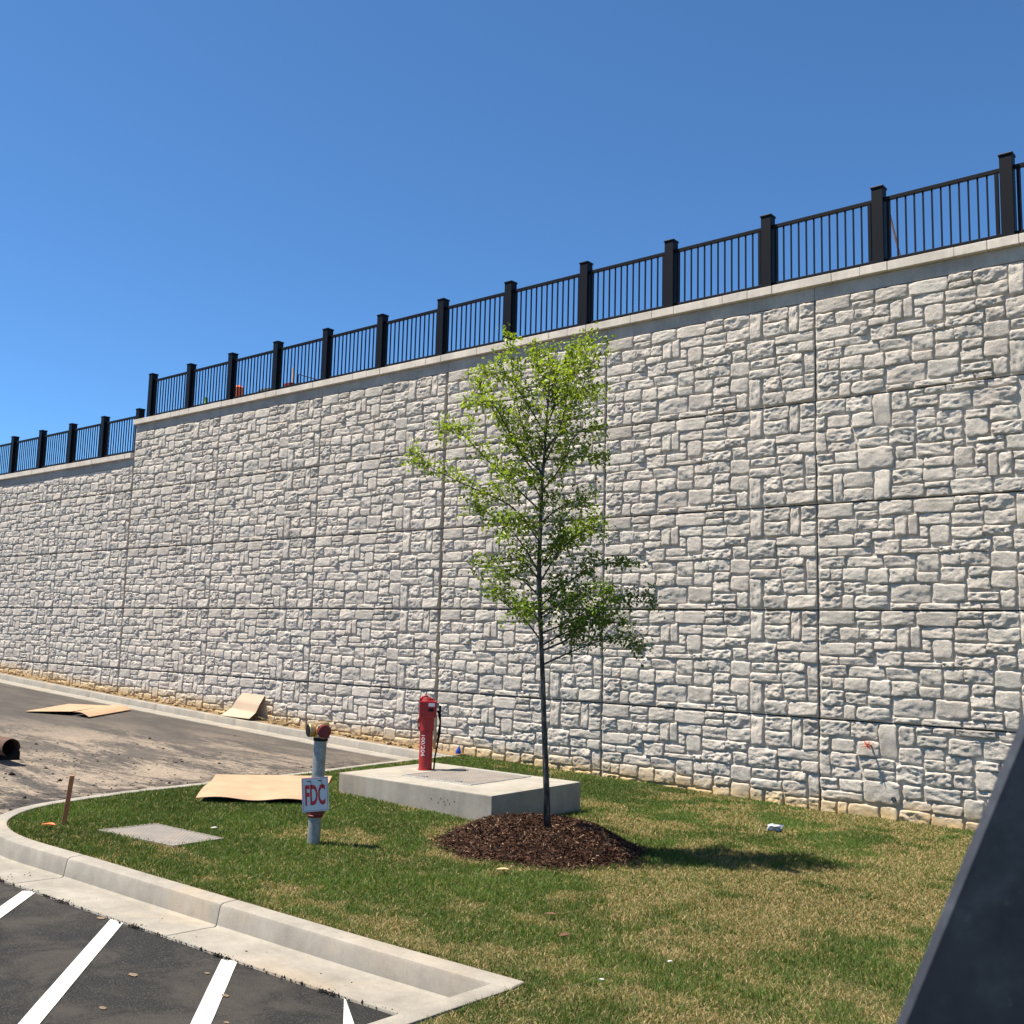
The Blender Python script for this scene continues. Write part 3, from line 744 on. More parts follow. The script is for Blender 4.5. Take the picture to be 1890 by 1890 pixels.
ld = (-cq*.93+tq*.35).normalized(); ib_ = MB(); ib_._lathe([(.05, .05), (.085, .052), (.085, .062), (.125, .064), (.13, .06)], hub+ez*.005, ld, 24); inl = ib_.build('side_inlet', MT['brass'], fd, smooth=.7)
MB()._lathe([(.13, .058), (.137, .05)], hub+ez*.005, ld, 24).build('inlet_face', MT['rubber'], inl)
# the sign: white sheet, red border and letters, strap holes
tilt = Matrix.Rotation(math.radians(-4.5), 4, 'Y') 
SM = FQ @ Matrix.Translation((-.005, -.072, .455)) @ tilt @ Matrix.Rotation(math.radians(-4), 4, 'X')
sg = tag(empty('sign', tuple(SM.translation)), 'white FDC sign with red letters strapped to the galvanised pipe', 'sign')
SWd, SHt = .245, .31
MB().box(-SWd/2, -.0015, -SHt/2, SWd/2, .0015, SHt/2, SM).build('plate', MT['white'], sg)
for q in ((-SWd/2+.009, -SHt/2+.009, SWd/2-.009, -SHt/2+.012), (-SWd/2+.009, SHt/2-.012, SWd/2-.009, SHt/2-.009), (-SWd/2+.009, -SHt/2+.0121, -SWd/2+.012, SHt/2-.0121), (SWd/2-.012, -SHt/2+.0121, SWd/2-.009, SHt/2-.0121)):
    MB().box(q[0], -.0028, q[1], q[2], -.0016, q[3], SM).build('border', MT['ink'], sg)
tm = text_mesh('FDC', .2, 'letters', .03); co = np.empty(len(tm.vertices)*3, dtype=np.float32); tm.vertices.foreach_get('co', co); co = co.reshape(-1, 3)
co -= (co.max(0)+co.min(0))/2; sx = .185/np.ptp(co[:, 0]); sy = .19/np.ptp(co[:, 1])
pts = np.array([SM @ Vector((x*sx, -.003, y*sy-.004)) for x, y, _ in co], dtype=np.float32); tm.vertices.foreach_set('co', pts.ravel()); tm.update()
link('letters', tm, MT['ink'], sg)
# thicken the strokes with a second, slightly grown copy of each outline edge is not needed: straps follow
for x in (-.055, .045):
    MB().box(x-.017, -.006, .118, x+.017, -.003, .126, SM).build('strap', MT['rubber'], sg)
    MB().tube([SM @ Vector((x+.016, -.005, .122)), SM @ Vector((x+.022, -.012, .09)), SM @ Vector((x+.026, -.008, .05))], .0022, 5).build('strap_tail', MT['rubber'], sg)

# ---------------------------------------------------------------- lid in the lawn
lid = tag(empty('valve_box', (-8.63, 5.53, L(-8.63, 5.53))), 'flat tread plate box lid set flush in the lawn near the kerb', 'box lid')
C = [(-9.02, 5.16), (-8.13, 5.34), (-8.19, 5.89), (-9.07, 5.76)]
V = [(x, y, L(x, y)+.012) for x, y in C]+[(x, y, L(x, y)-.08) for x, y in C]
MB().add(V, [(0, 1, 2, 3), (4, 5, 1, 0), (5, 6, 2, 1), (6, 7, 3, 2), (7, 4, 0, 3)]).build('lid', MT['plate'], lid)
c0 = Vector((np.mean([q[0] for q in C]), np.mean([q[1] for q in C]), 0))
for i in range(4):
    a = Vector(V[i]); b = Vector(V[(i+1) % 4]); ao = c0+(Vector((a.x, a.y, 0))-c0)*1.045; bo = c0+(Vector((b.x, b.y, 0))-c0)*1.045
    a2 = c0+(Vector((a.x, a.y, 0))-c0)*1.006; b2 = c0+(Vector((b.x, b.y, 0))-c0)*1.006
    q = [a2, b2, bo, ao]
    MB().add([(p.x, p.y, L(p.x, p.y)+.016) for p in q]+[(p.x, p.y, L(p.x, p.y)-.08) for p in q], [(0, 1, 2, 3), (7, 6, 5, 4), (0, 4, 5, 1), (1, 5, 6, 2), (2, 6, 7, 3), (3, 7, 4, 0)]).build('frame', M['pad'], lid)

# ---------------------------------------------------------------- cardboard sheets
def sheet(name, fn, nu, nv, m, thick=.006, parent=None):
    V = []; F = []
    P = np.array([[fn(i/nu, j/nv) for j in range(nv+1)] for i in range(nu+1)], float)
    for lay in (0, 1):
        for i in range(nu+1):
            for j in range(nv+1): V.append(tuple(P[i, j]+np.array([0, 0, thick if lay else 0])))
    n = (nu+1)*(nv+1); id_ = lambda i, j, l: l*n+i*(nv+1)+j
    for i in range(nu):
        for j in range(nv):
            F.append((id_(i, j, 1), id_(i+1, j, 1), id_(i+1, j+1, 1), id_(i, j+1, 1))); F.append((id_(i, j, 0), id_(i, j+1, 0), id_(i+1, j+1, 0), id_(i+1, j, 0)))
    for i in range(nu):
        for j in (0, nv): F.append((id_(i, j, 0), id_(i+1, j, 0), id_(i+1, j, 1), id_(i, j, 1)))
    for j in range(nv):
        for i in (0, nu): F.append((id_(i, j, 0), id_(i, j+1, 0), id_(i, j+1, 1), id_(i, j, 1)))
    return MB().add(V, F).build(name, m, parent, smooth=.5)
def bil(c, s, t):
    return tuple((c[0][k]*(1-s)+c[1][k]*s)*(1-t)+(c[3][k]*(1-s)+c[2][k]*s)*t for k in (0, 1))
Cl = [(-10.05, 6.86), (-9.29, 7.99), (-10.98, 9.62), (-11.36, 8.02)]
def f_lawn(s, t):
    x, y = bil(Cl, s, t); x += .04*math.sin(7*s+1)*(t > .5)*(t-.5)
    y += .05*math.sin(s*9)*max(0, t-.6)
    return (x, y, L(x, y)+.035+.03*math.sin(s*5.5+.6)**2*(1-t)+.02*math.sin(t*6)+.05*t*(1-s)+.02*max(0, s-.7)*t)
tag(sheet('cardboard_sheet', f_lawn, 20, 14, MT['card']), 'large flat tan cardboard sheet lying on the grass behind the pipe', 'cardboard', 'cardboard sheets')
Ca = [(-21.62, 10.48), (-20.96, 11.13), (-22.42, 12.90), (-23.15, 12.23)]
Cb = [(-20.92, 11.17), (-20.41, 11.24), (-21.82, 13.04), (-22.38, 12.94)]
tag(sheet('cardboard_sheet', lambda s, t: (*bil(Ca, s, t), L(*bil(Ca, s, t))-.15+.02+.06*s*(1-t*.5)), 8, 8, MT['card']), 'wider half of tan cardboard lying on the dusty asphalt by the wall kerb', 'cardboard', 'cardboard sheets')
tag(sheet('cardboard_sheet', lambda s, t: (*bil(Cb, s, t), L(*bil(Cb, s, t))-.15+.025+.05*(1-s)+.04*math.sin(s*3.1)), 8, 8, MT['card']), 'narrower strip of tan cardboard on the asphalt beside the wider half', 'cardboard', 'cardboard sheets')
# folded sheet propped on the wall kerb
def pt_at(px, py, y):
    d = ray(px, py); return EYE+d*(y/d[1])
T1, T2 = pt_at(407, 1322, 13.70), pt_at(460, 1327, 13.70); F1, F2 = pt_at(426, 1307, 13.86), pt_at(471, 1316, 13.80); R1, R2 = pt_at(447, 1279, 13.98), pt_at(489, 1284, 13.95); B1, B2 = pt_at(452, 1315, 14.08), pt_at(496, 1328, 14.02)
for q in (T1, T2, F1, F2): q[2] = max(q[2], L(q[0], q[1])+.012)
def f_fold(s, t):
    K = [(T1, T2), (F1, F2), ((F1+R1)/2+np.array([0, -.03, -.01]), (F2+R2)/2+np.array([0, -.03, -.01])), (R1, R2), (B1, B2)]
    u = t*4; i = min(3, int(u)); f = u-i; a = K[i][0]*(1-s)+K[i][1]*s; b = K[i+1][0]*(1-s)+K[i+1][1]*s
    return tuple(a*(1-f)+b*f+np.array([.02*math.sin(t*4), 0, 0]))
tag(sheet('cardboard_sheet', f_fold, 6, 20, MT['cardin'], .008), 'folded cardboard sheet propped up on the kerb against the wall', 'cardboard', 'cardboard sheets')

# ---------------------------------------------------------------- stake, scraps, pipe at the left edge
b0 = Vector((-9.48, 5.04, L(-9.48, 5.04)-.1)); tcs = Vector((.776, .63, 0))
t0 = b0+ez*.55+tcs*.055
d = (t0-b0).normalized(); a = tcs*.019; b_ = Vector((-.63, .776, 0))*.012
V = [b0-a-b_, b0+a-b_, b0+a+b_, b0-a+b_, t0-a-b_, t0+a-b_, t0+a+b_, t0-a+b_]
tag(MB().add(V, [(3, 2, 1, 0), (4, 5, 6, 7), (0, 1, 5, 4), (1, 2, 6, 5), (2, 3, 7, 6), (3, 0, 4, 7)]).build('stake', MT['wood'], bevel=.002, seg=1), 'orange-brown wooden survey stake leaning in the lawn near the kerb nose', 'stake')
def crumple(name, c, r, m, label, cat, squash=.5, n=3, sd=1, group=None, amp=.5):
    rr = random.Random(sd); bm = bmesh.new(); bmesh.ops.create_icosphere(bm, subdivisions=n, radius=1)
    for v in bm.verts:
        p = v.co; k = 1+amp*(math.sin(p.x*5+sd)*math.sin(p.y*6+2*sd)*math.cos(p.z*5)+.4*rr.uniform(-1, 1))
        v.co = Vector((p.x*r*k, p.y*r*k*.8, p.z*r*squash*k))
    me = bpy.data.meshes.new(name); bm.to_mesh(me); bm.free()
    o = link(name, me, m); o.location = c; return tag(o, label, cat, group)
def leaf_obj(name, x, y, s, m, label, cat, rot=0, z=None):
    mb = MB(); P = [(-1, 0, 0), (-.4, .5, .12), (.3, .42, .2), (1, .1, .05), (.35, -.45, .18), (-.45, -.4, .1), (0, 0, .02)]
    Mx = Matrix.Rotation(rot, 3, 'Z'); base = Vector((x, y, (L(x, y)+.035) if z is None else z))
    top = [base+Mx @ (Vector(p)*s) for p in P]; bot = [q-Vector((0, 0, .003)) for q in top]
    n = 6; F = [(i, (i+1) % n, 6) for i in range(n)]+[(7+(i+1) % n, 7+i, 13) for i in range(n)]+[(i, 7+i, 7+(i+1) % n, (i+1) % n) for i in range(n)]
    return tag(mb.add(top+bot, F).build(name, m), label, cat)
leaf_obj('plastic_scrap', -9.36, 4.84, .075, MT['orange'], 'small orange plastic scrap on the grass left of the stake', 'litter', .4)
leaf_obj('paper_scrap', -8.55, 6.06, .035, MT['white'], 'small white paper scrap on the grass beyond the lid', 'litter', 1.0)
leaf_obj('dry_leaf', -5.82, 7.10, .06, MT['dryleaf'], 'pale tan dry leaf on the grass in front of the mulch', 'leaf', .5)
leaf_obj('dry_leaf', -4.64, 6.22, .05, MT['brownleaf'], 'reddish brown leaf on the lawn below the mulch mound', 'leaf', .2)
leaf_obj('wood_chip', -4.24, 5.86, .055, MT['brownleaf'], 'dark bark chip on the lawn in front of the mulch', 'bark', 1.2)
leaf_obj('paper_scrap', -3.47, 5.93, .018, MT['white'], 'tiny white scrap in the near lawn right of the kerb corner', 'litter', .9)
leaf_obj('paper_scrap', -3.55, 5.28, .016, MT['white'], 'tiny white scrap lying close to the kerb corner', 'litter', .2)
crumple('plastic_bottle', (-5.43, 11.69, L(-5.43, 11.69)+.045), .085, MT['film'], 'crumpled clear plastic bottle on the grass near the wall', 'bottle', .55, 2, 4)
mb = MB(); mb._lathe([(0, .045), (.06, .05), (.11, .035), (.15, .012), (.19, .006)], Vector((-12.60, 14.02, L(-12.6, 14.02)-.01)), Vector((.05, .1, 1)), 10)
tag(mb.build('blue_marker', MT['blue'], None, smooth=True), 'small blue plastic marker at the foot of the wall behind the red post', 'marker')
# rusty pipe on blocking, half out of the picture
PZ = L(-14.3, 7.0)-.15
e0 = Vector((-14.46, 6.86, PZ+.25)); pd = Vector((-.93, -.16, .0)).normalized(); pd = Vector((-.80, .05, 0)).normalized()
pr = MB(); pr._lathe([(0, .11), (0, .121), (2.6, .121), (2.6, .11)][1:4]+[(2.6, .109), (.002, .109)], e0, pd, 28)
o = pr.build('steel_pipe', MT['rust'], None, smooth=.6)
# open both ends: remove the cap discs so that the bore shows
bm = bmesh.new(); bm.from_mesh(o.data)
for f in [f for f in bm.faces if len(f.verts) > 8]: bm.faces.remove(f)
bm.verts.ensure_lookup_table(); bm.to_mesh(o.data); bm.free()
tag(o, 'rusty open steel pipe end lying at the left edge of the lot', 'pipe')
for s_ in (.62, 2.1):
    q = e0+pd*s_; tag(MB().box(q.x-.09, q.y-.35, PZ-.02, q.x+.09, q.y+.35, PZ+.134).build('timber_block', MT['rubber'], bevel=.006), 'black block under the rusty pipe %s' % ('near its open end' if s_ < 1 else 'farther along it'), 'block')

# ---------------------------------------------------------------- things on the ground behind the upper railing
def back(px, py, y): return EYE+ray(px, py)*(y/ray(px, py)[1])
zt = CT_R-.05
q = back(440, 712, 15.2); mb = MB(); r0_ = .13
bar = tag(empty('traffic_barrel', (q[0], q[1], zt)), 'orange and white barrel behind the upper railing', 'barrel')
hh = q[2]-zt
MB()._lathe([(0, .19), (hh*.55, .17), (hh*.56, .165)], Vector((q[0], q[1], zt)), ez, 16).build('white_band', MT['whiteink'], bar, smooth=.7)
MB()._lathe([(hh*.56, .166), (hh*.93, .14), (hh, .07)], Vector((q[0], q[1], zt)), ez, 16).build('orange_top', MT['orange'], bar, smooth=.7)
q = back(380, 734, 15.2); hh = q[2]-zt
tag(MB()._lathe([(0, .09), (hh*.7, .09), (hh*.75, .06), (hh, .05)], Vector((q[0], q[1], zt)), ez, 12).build('green_bottle_drum', MT['green'], None, smooth=.7), 'small green drum behind the upper railing near its left end', 'drum')
q = back(395, 738, 15.25); hh = q[2]-zt
m1 = tag(MB().box(q[0]-.55, q[1]-.1, zt, q[0]+.32, q[1]+.3, zt+hh*.9).build('material_stack', MT['rubber'], bevel=.05), 'low dark stack behind the upper railing beside the green drum', 'stack')
q = back(486, 713, 15.2)
crumple('tarp_heap', (q[0], q[1]+.2, zt+.35), .42, MT['rubber'], 'dark rounded tarp heap behind the upper railing', 'tarp', (q[2]-zt-.35)/.42, 3, 2, amp=.12)
q = back(542, 679, 15.1); a_ = back(544, 712, 15.1)
tag(MB().box(q[0]-.025, q[1]-.02, zt, q[0]+.025, q[1]+.02, q[2]).build('timber_post', MT['timber'], bevel=.003, seg=1), 'upright raw timber post behind the upper railing', 'post')
q = back(537, 708, 15.1); tag(MB().box(q[0]-.14, q[1]-.1, zt, q[0]+.12, q[1]+.2, q[2]).build('paint_can_box', MT['darkred'], bevel=.01), 'dark red box at the foot of the timber post', 'box')
p1, p2, p3 = back(551, 691, 15.1), back(590, 702, 15.1), back(551, 707, 15.1)
fr = tag(empty('frame_rack', (p1[0], p1[1], zt)), 'thin black sloping rod frame behind the upper railing', 'rack')
MB().tube([p1, p2], .011, 6).build('top_rod', MT['rubber'], fr); MB().tube([p3, back(562, 710, 15.1)], .01, 6).build('lower_rod', MT['rubber'], fr); MB().tube([(p1[0], p1[1], zt), p1], .011, 6).build('leg', MT['rubber'], fr); MB().tube([(p2[0], p2[1], zt), p2], .011, 6).build('leg', MT['rubber'], fr)
s1, s2 = back(1637, 375, 14.9), back(1661, 473, 14.75)
tag(MB().tube([(s2[0]+.01, s2[1], zt), s2, s1], .016, 8).build('timber_brace', MT['rust']), 'thin dark stick leaning behind the railing beside a post', 'stick')
# frayed orange tie stub sticking out of the lower wall
q = pt_at(1611, 1378, D); tie = tag(empty('wall_tie', (q[0], D, q[2])), 'frayed orange-red tie stub sticking out of the lower stone wall', 'wall tie')
e = Vector((q[0], D, q[2])); tip = e+Vector((-.012, -.16, .025))
MB().tube([e+Vector((0, .02, 0)), tip], .014, 8).build('stem', MT['rust'], tie)
mb = MB(); rr = random.Random(5)
for k in range(16):
    dd_ = Vector((rr.uniform(-1, 1), rr.uniform(-.7, .3), rr.uniform(-.8, 1))).normalized()*rr.uniform(.035, .075); mb.tube([tip, tip+dd_], [.012, .004], 5)
mb.build('frayed_ribbon', simple('faded_red_ribbon', (.62, .13, .07), .6, var=.3), tie)

# ---------------------------------------------------------------- dark slanted beam close by
def near_pt(px, py, dep): return Vector(EYE+ray(px, py)*dep)
def m_beam():
    m, n, b = mat('dusty_dark_paint'); co = coords(n, 'Object')
    f = noise(n, 22, 5, .65, co)
    base = ramp(n, f, [(.32, (.020, .024, .038)), (.52, (.042, .048, .066)), (.72, (.085, .094, .118))])
    sp_ = mrange(n, noise(n, 60, 3, .6, co), .66, .76, 0, .6); base = mix(n, sp_, base, (.16, .15, .14))
    setc(n, b, base); b.inputs['Roughness'].default_value = .6; bump(n, b, f, .1, .003); return m
MT['beam'] = m_beam()
A_ = near_pt(1893, 1326, .62); B_ = near_pt(1662, 1888, .62); dr = (B_-A_).normalized()
side = Vector(FW).cross(dr).normalized()
if side.dot(Vector(RT)) < 0: side = -side
fwv = Vector(FW)
tz = L(-.3, .3)
kk = (A_.z-tz)/(-dr.z); Bg = A_+dr*kk; top = A_-dr*.9
mb = MB(); Vb = []
for q in (top, Bg):
    for (s_, f_) in ((.0, .002), (.002, .0), (.30, -.01), (.30, .03), (.032, .03)): Vb.append(q+side*s_+fwv*f_)
n5 = 5; Fb = [(i, (i+1) % n5, n5+(i+1) % n5, n5+i) for i in range(n5)]+[tuple(range(n5)), tuple(range(2*n5-1, n5-1, -1))]
tag(mb.add(Vb, Fb).build('steel_beam', MT['beam'], bevel=.004), 'dark blue-grey slanted beam close to the viewer at the lower right corner', 'beam')

# ---------------------------------------------------------------- tree on its mulch mound
TX, TY = -6.36, 8.35
hv = np.array([-math.sin(YAW), math.cos(YAW), 0]); hr = _r0
MR = .97
def mound(x, y):
    dx = np.asarray(x)-TX; dy = np.asarray(y)-TY; a = np.arctan2(dy, dx)
    lx = dx*hr[0]+dy*hr[1]; ly = dx*hv[0]+dy*hv[1]
    r = np.sqrt((lx/1.0)**2+(ly/.98)**2)/(MR*(1+.20*(fbm(np.cos(a)*2.2+9, np.sin(a)*2.2+4, 4)-.5)*2))
    prof = np.interp(r, [0, .18, .42, .6, .85, 1.0, 1.1], [.14, .16, .25, .20, .075, .0, -.05])
    return prof+np.where(r < 1, .09*(fbm(np.asarray(x)*3.2, np.asarray(y)*3.2, 4)-.5), 0)*np.clip(1.05-r, 0, 1), r
th = np.linspace(0, 2*math.pi, 73)[:-1]; rr_ = np.linspace(0, 1.14, 26)
V = []; F = []
for r in rr_:
    x = TX+np.cos(th)*r*MR; y = TY+np.sin(th)*r*MR; h, _ = mound(x, y); V.append(np.stack([x, y, Lv(x, y)+h], 1))
V = np.concatenate(V); nth = len(th)
for i in range(len(rr_)-1):
    for k in range(nth): F.append((i*nth+k, i*nth+(k+1) % nth, (i+1)*nth+(k+1) % nth, (i+1)*nth+k))
mm = link('mulch_mound', np_mesh('mulch_mound', V, np.array(F)), M['mulch'], None, True); tag(mm, 'dark brown shredded mulch mound round the young tree', 'mulch', kind='stuff')
# shreds
NS = 38000
r = np.sqrt(rng.random(NS))*1.28; a = rng.random(NS)*2*math.pi
x = TX+np.cos(a)*r*MR; y = TY+np.sin(a)*r*MR; h, rn = mound(x, y); ok = (rn < 1.0+.07*np.abs(rng.normal(size=NS))); x, y, h = x[ok], y[ok], np.maximum(h[ok], 0); n = len(x)
z = Lv(x, y)+h+.004+rng.random(n)*.012
ln = rng.uniform(.015, .055, n)*(1+1.2*(rng.random(n) < .05)); wd = rng.uniform(.0025, .007, n)
az = rng.random(n)*2*math.pi; el = rng.normal(0, .35, n)
dx, dy, dz = np.cos(az)*np.cos(el), np.sin(az)*np.cos(el), np.sin(el)
sx, sy = -np.sin(az), np.cos(az); ph = rng.random(n)*2
c = np.stack([x, y, z], 1); d_ = np.stack([dx, dy, dz], 1)*ln[:, None]/2; s_ = np.stack([sx*np.cos(ph), sy*np.cos(ph), np.sin(ph)], 1)*wd[:, None]
VV = np.stack([c-d_-s_, c+d_-s_*.4, c+d_+s_*.4, c-d_+s_], 1).reshape(-1, 3)
br = rng.random(n); base = np.array([.050, .025, .016])*(.5+1.5*rng.random(n)[:, None]); pale = np.array([.30, .20, .13])*(.6+.7*rng.random(n)[:, None])
cc = np.where((br < .085)[:, None], pale, base); cc = np.repeat(cc, 4, 0)
o = link('mulch_shreds', np_mesh('mulch_shreds', VV, np.arange(4*n).reshape(-1, 4), cc), M['chip'], mm); tag(o, kind='stuff')

BZ = L(TX, TY)+.13
tree = tag(empty('young_tree', (TX, TY, BZ)), 'slender young elm tree with fresh green leaves on a mulch mound', 'tree')
dep0 = TX*hv[0]+TY*hv[1]
def tp(px, py, dd=0.0):
    d = ray(px, py); k = (dep0+dd)/(d@hv); return Vector(EYE+d*k)
def m_bark():
    m, n, b = mat('young_bark'); co = coords(n)
    mp = n.nodes.new('ShaderNodeMapping'); mp.inputs['Scale'].default_value = (30, 30, 8); n.links.new(co, mp.inputs[0])
    f = noise(n, 1.2, 6, .7, mp.outputs[0]); setc(n, b, ramp(n, f, [(.32, (.014, .011, .009)), (.5, (.05, .042, .034)), (.68, (.17, .155, .135))]))
    b.inputs['Roughness'].default_value = .85; bump(n, b, f, .5, .006); return m
BK = m_bark()
tpx = [(1011, 1534), (1008, 1440), (1004, 1330), (1002, 1260), (999, 1190), (996, 1110), (995, 1040), (998, 960), (1001, 890), (1006, 820), (1011, 750), (1015, 690), (1028, 645)]
trk = [tp(*q) for q in tpx]; trk[0].z -= .08
rad = [.040, .031, .027, .025, .024, .023, .023, .020, .017, .013, .009, .006, .003]
MB().tube(trk, rad, 12).build('trunk', BK, tree, smooth=True)
BR = [ # picture polylines of the limbs seen, with their spread in depth (m)
 ([(1004, 1226), (1050, 1205), (1110, 1182), (1150, 1180), (1180, 1192)], -.25), ([(1003, 1200), (1050, 1178), (1090, 1135), (1150, 1112), (1208, 1112)], .2),
 ([(1001, 1168), (1045, 1150), (1090, 1125), (1130, 1095)], -.5), ([(998, 1182), (965, 1140), (930, 1112), (905, 1088)], .35),
 ([(998, 1118), (1040, 1082), (1095, 1045), (1165, 1038)], .1), ([(995, 1072), (970, 1040), (930, 1030), (888, 1048)], -.2),
 ([(995, 1100), (952, 1062), (915, 1062)], .55), ([(997, 1075), (1030, 1022), (1070, 985), (1106, 978)], -.4),
 ([(996, 1058), (952, 988), (908, 950), (880, 935)], .15), ([(998, 990), (940, 932), (870, 900), (800, 866), (762, 850)], -.1),
 ([(999, 965), (1040, 932), (1092, 918)], .3), ([(1000, 945), (952, 900), (900, 850), (848, 797), (826, 790)], .3),
 ([(1001, 888), (970, 850), (936, 790), (906, 742), (872, 748)], -.35), ([(1002, 905), (1035, 862), (1062, 802), (1100, 786)], .35),
 ([(1001, 882), (985, 840), (962, 780), (948, 700), (940, 610)], .05), ([(1000, 872), (950, 822), (902, 742), (885, 702)], .25),
 ([(1006, 832), (1050, 770), (1080, 702), (1104, 640)], -.1), ([(1011, 745), (1000, 690), (978, 652)], .25), ([(1009, 765), (1060, 722), (1100, 738)], .4),
 ([(999, 1132), (1060, 1102), (1120, 1088)], .6), ([(1007, 802), (970, 740), (932, 690), (905, 682)], -.3), ([(1013, 715), (1060, 672), (1084, 630)], .15),
 ([(1004, 850), (1065, 842), (1112, 846)], -.3), ([(997, 1020), (1045, 1000), (1085, 960)], .5), ([(998, 1005), (965, 960), (930, 965)], -.55),
 ([(997, 1150), (975, 1120), (955, 1130)], -.6), ([(1012, 730), (1035, 680), (1060, 640)], -.25), ([(1003, 860), (1030, 800), (1045, 740), (1050, 690)], -.45), ([(1000, 925), (975, 880), (940, 870)], -.5),
 ([(1008, 790), (1025, 740), (1022, 690), (1010, 650)], .3), ([(1002, 1190), (1050, 1165), (1105, 1150), (1150, 1150)], .45), ([(999, 1140), (1035, 1120), (1080, 1090)], -.2), ([(997, 1050), (1020, 1010), (1040, 960)], .05)]
bm_ = MB(); LP = []; LD = []
rt = random.Random(3)
def branch(P, r0, r1): bm_.tube(P, [r0+(r1-r0)*i/(len(P)-1) for i in range(len(P))], 6, cap=False)
def cat(P, t):
    u = t*(len(P)-1); i = min(len(P)-2, int(u)); return P[i].lerp(P[i+1], u-i), (P[i+1]-P[i]).normalized()
def refine(P, k=3):
    out = []
    for i in range(len(P)-1):
        p0 = P[max(i-1, 0)]; p1 = P[i]; p2 = P[i+1]; p3 = P[min(i+2, len(P)-1)]
        for j in range(k):
            t = j/k; out.append(.5*((2*p1)+(-p0+p2)*t+(2*p0-5*p1+4*p2-p3)*t*t+(-p0+3*p1-3*p2+p3)*t**3))
    return out+[P[-1]]
def leaves(P, n, t0=.0, spread=.035):
    for _ in range(n):
        q, d = cat(P, t0+(1-t0)*rt.random()); LP.append(q+Vector((rt.gauss(0, spread), rt.gauss(0, spread), rt.gauss(0, spread*.8)))); LD.append(d)
for pl, dd in BR:
    n = len(pl); P = refine([tp(x, y, dd*(i/(n-1))**.8) for i, (x, y) in enumerate(pl)])
    Lb = sum((b-a).length for a, b in zip(P[:-1], P[1:])); branch(P, .0095*min(1.2, .6+Lb*.5), .0022)
    leaves(P, int(Lb*78), .18, .042)
    nt_ = int(Lb*18)
    for k in range(nt_):
        t = .18+.8*(k+rt.random())/nt_; q, d = cat(P, t)
        v = Vector((rt.gauss(0, 1), rt.gauss(0, 1), rt.gauss(.25, .7))); v = (v-d*v.dot(d)).normalized(); v = (d*.75+v*.8+Vector((0, 0, .12))).normalized()
        l = rt.uniform(.14, .42)*(1.15-t*.55); q2 = q+v*l*.55; q3 = q+v*l+Vector((rt.gauss(0, .02), rt.gauss(0, .02), -.02))
        bm_.tube([q, q2, q3], [.003, .002, .0012], 4, cap=False); leaves([q, q2, q3], int(10+l*58), .1, .038)
for k in range(40):
    q, d = cat(trk, .36+.58*rt.random()); v = Vector((rt.gauss(0, 1), rt.gauss(0, 1), .6)).normalized(); e_ = q+v*rt.uniform(.12, .3); bm_.tube([q, e_], [.003, .0012], 4, cap=False); leaves([q, e_], 26, .2)
bm_.build('limbs', BK, tree, smooth=True)
n = len(LP); LPn = np.array([tuple(q) for q in LP]); 
nr = rng.normal(size=(n, 3)); nr[:, 2] = np.abs(nr[:, 2])+.35; nr /= np.linalg.norm(nr, axis=1)[:, None]
dv = rng.normal(size=(n, 3)); dv[:, 2] -= .55; dv -= nr*(dv*nr).sum(1)[:, None]; dv /= np.linalg.norm(dv, axis=1)[:, None]; sv = np.cross(nr, dv)
ls = rng.uniform(.030, .058, n)[:, None]; wdt = ls*rng.uniform(.26, .38, n)[:, None]
fold = nr*wdt*.45
p0 = LPn; p1 = LPn+dv*ls*.45+sv*wdt+fold; p2 = LPn+dv*ls; p3 = LPn+dv*ls*.45-sv*wdt+fold; pm = LPn+dv*ls*.5
VV = np.stack([p0, p1, p2, p3], 1).reshape(-1, 3); idx = np.arange(n)*4
FF = np.concatenate([np.stack([idx, idx+1, idx+2], 1), np.stack([idx, idx+2, idx+3], 1)])
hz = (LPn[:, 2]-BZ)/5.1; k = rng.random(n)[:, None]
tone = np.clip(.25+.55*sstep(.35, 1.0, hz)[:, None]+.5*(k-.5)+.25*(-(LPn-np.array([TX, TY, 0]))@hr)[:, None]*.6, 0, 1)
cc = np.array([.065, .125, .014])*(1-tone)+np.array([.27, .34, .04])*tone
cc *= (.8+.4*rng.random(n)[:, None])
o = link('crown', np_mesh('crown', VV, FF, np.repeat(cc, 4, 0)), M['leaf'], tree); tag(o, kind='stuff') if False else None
print('leaves', n)

# ---------------------------------------------------------------- grass blades
def dead(x, y):
    f = fbm(x*.9+3.1, y*.9+8.7, 5); g_ = fbm(x*3.6+1, y*3.6+5, 4)
    bias = .105*sstep(-9.5, -5.0, x)+.05*sstep(6.0, 9.0, y)*sstep(-9.5, -7.5, x)-.06*sstep(5.2, 4.6, y)
    bias = bias+.10*np.exp(-((x+8.4)**2/2.2+(y-8.3)**2/.35))+.16*np.exp(-((np.hypot(x-TX, y-TY)-1.12)**2/.012))*(y < 8.6)+.06*np.exp(-((x+4.5)**2/6+(y-12.5)**2/2.5))
    bias = bias-.07*np.exp(-((x+5.4)**2/1.2+(y-6.0)**2/.8))-.10*np.exp(-((x+10.6)**2/2+(y-7.0)**2/12))-.06*np.exp(-((x+6.5)**2/3+(y-5.2)**2/.5))+.10*np.exp(-((y-4.95+.09*(x+4))**2/.006))*(x < -3.9)
    return sstep(.51, .70, f*.55+g_*.45+bias)
def in_frame(x, y, z, mg=.16):
    P = np.stack([x, y, z], 1)-EYE; dz = P@FW; u = 945+FPX*(P@RT)/np.maximum(dz, .1); v = 945-FPX*(P@UP)/np.maximum(dz, .1)
    return (dz > .5) & (u > -1890*mg) & (u < 1890*(1+mg)) & (v < 1890*(1+mg)), dz
NB = 1900000
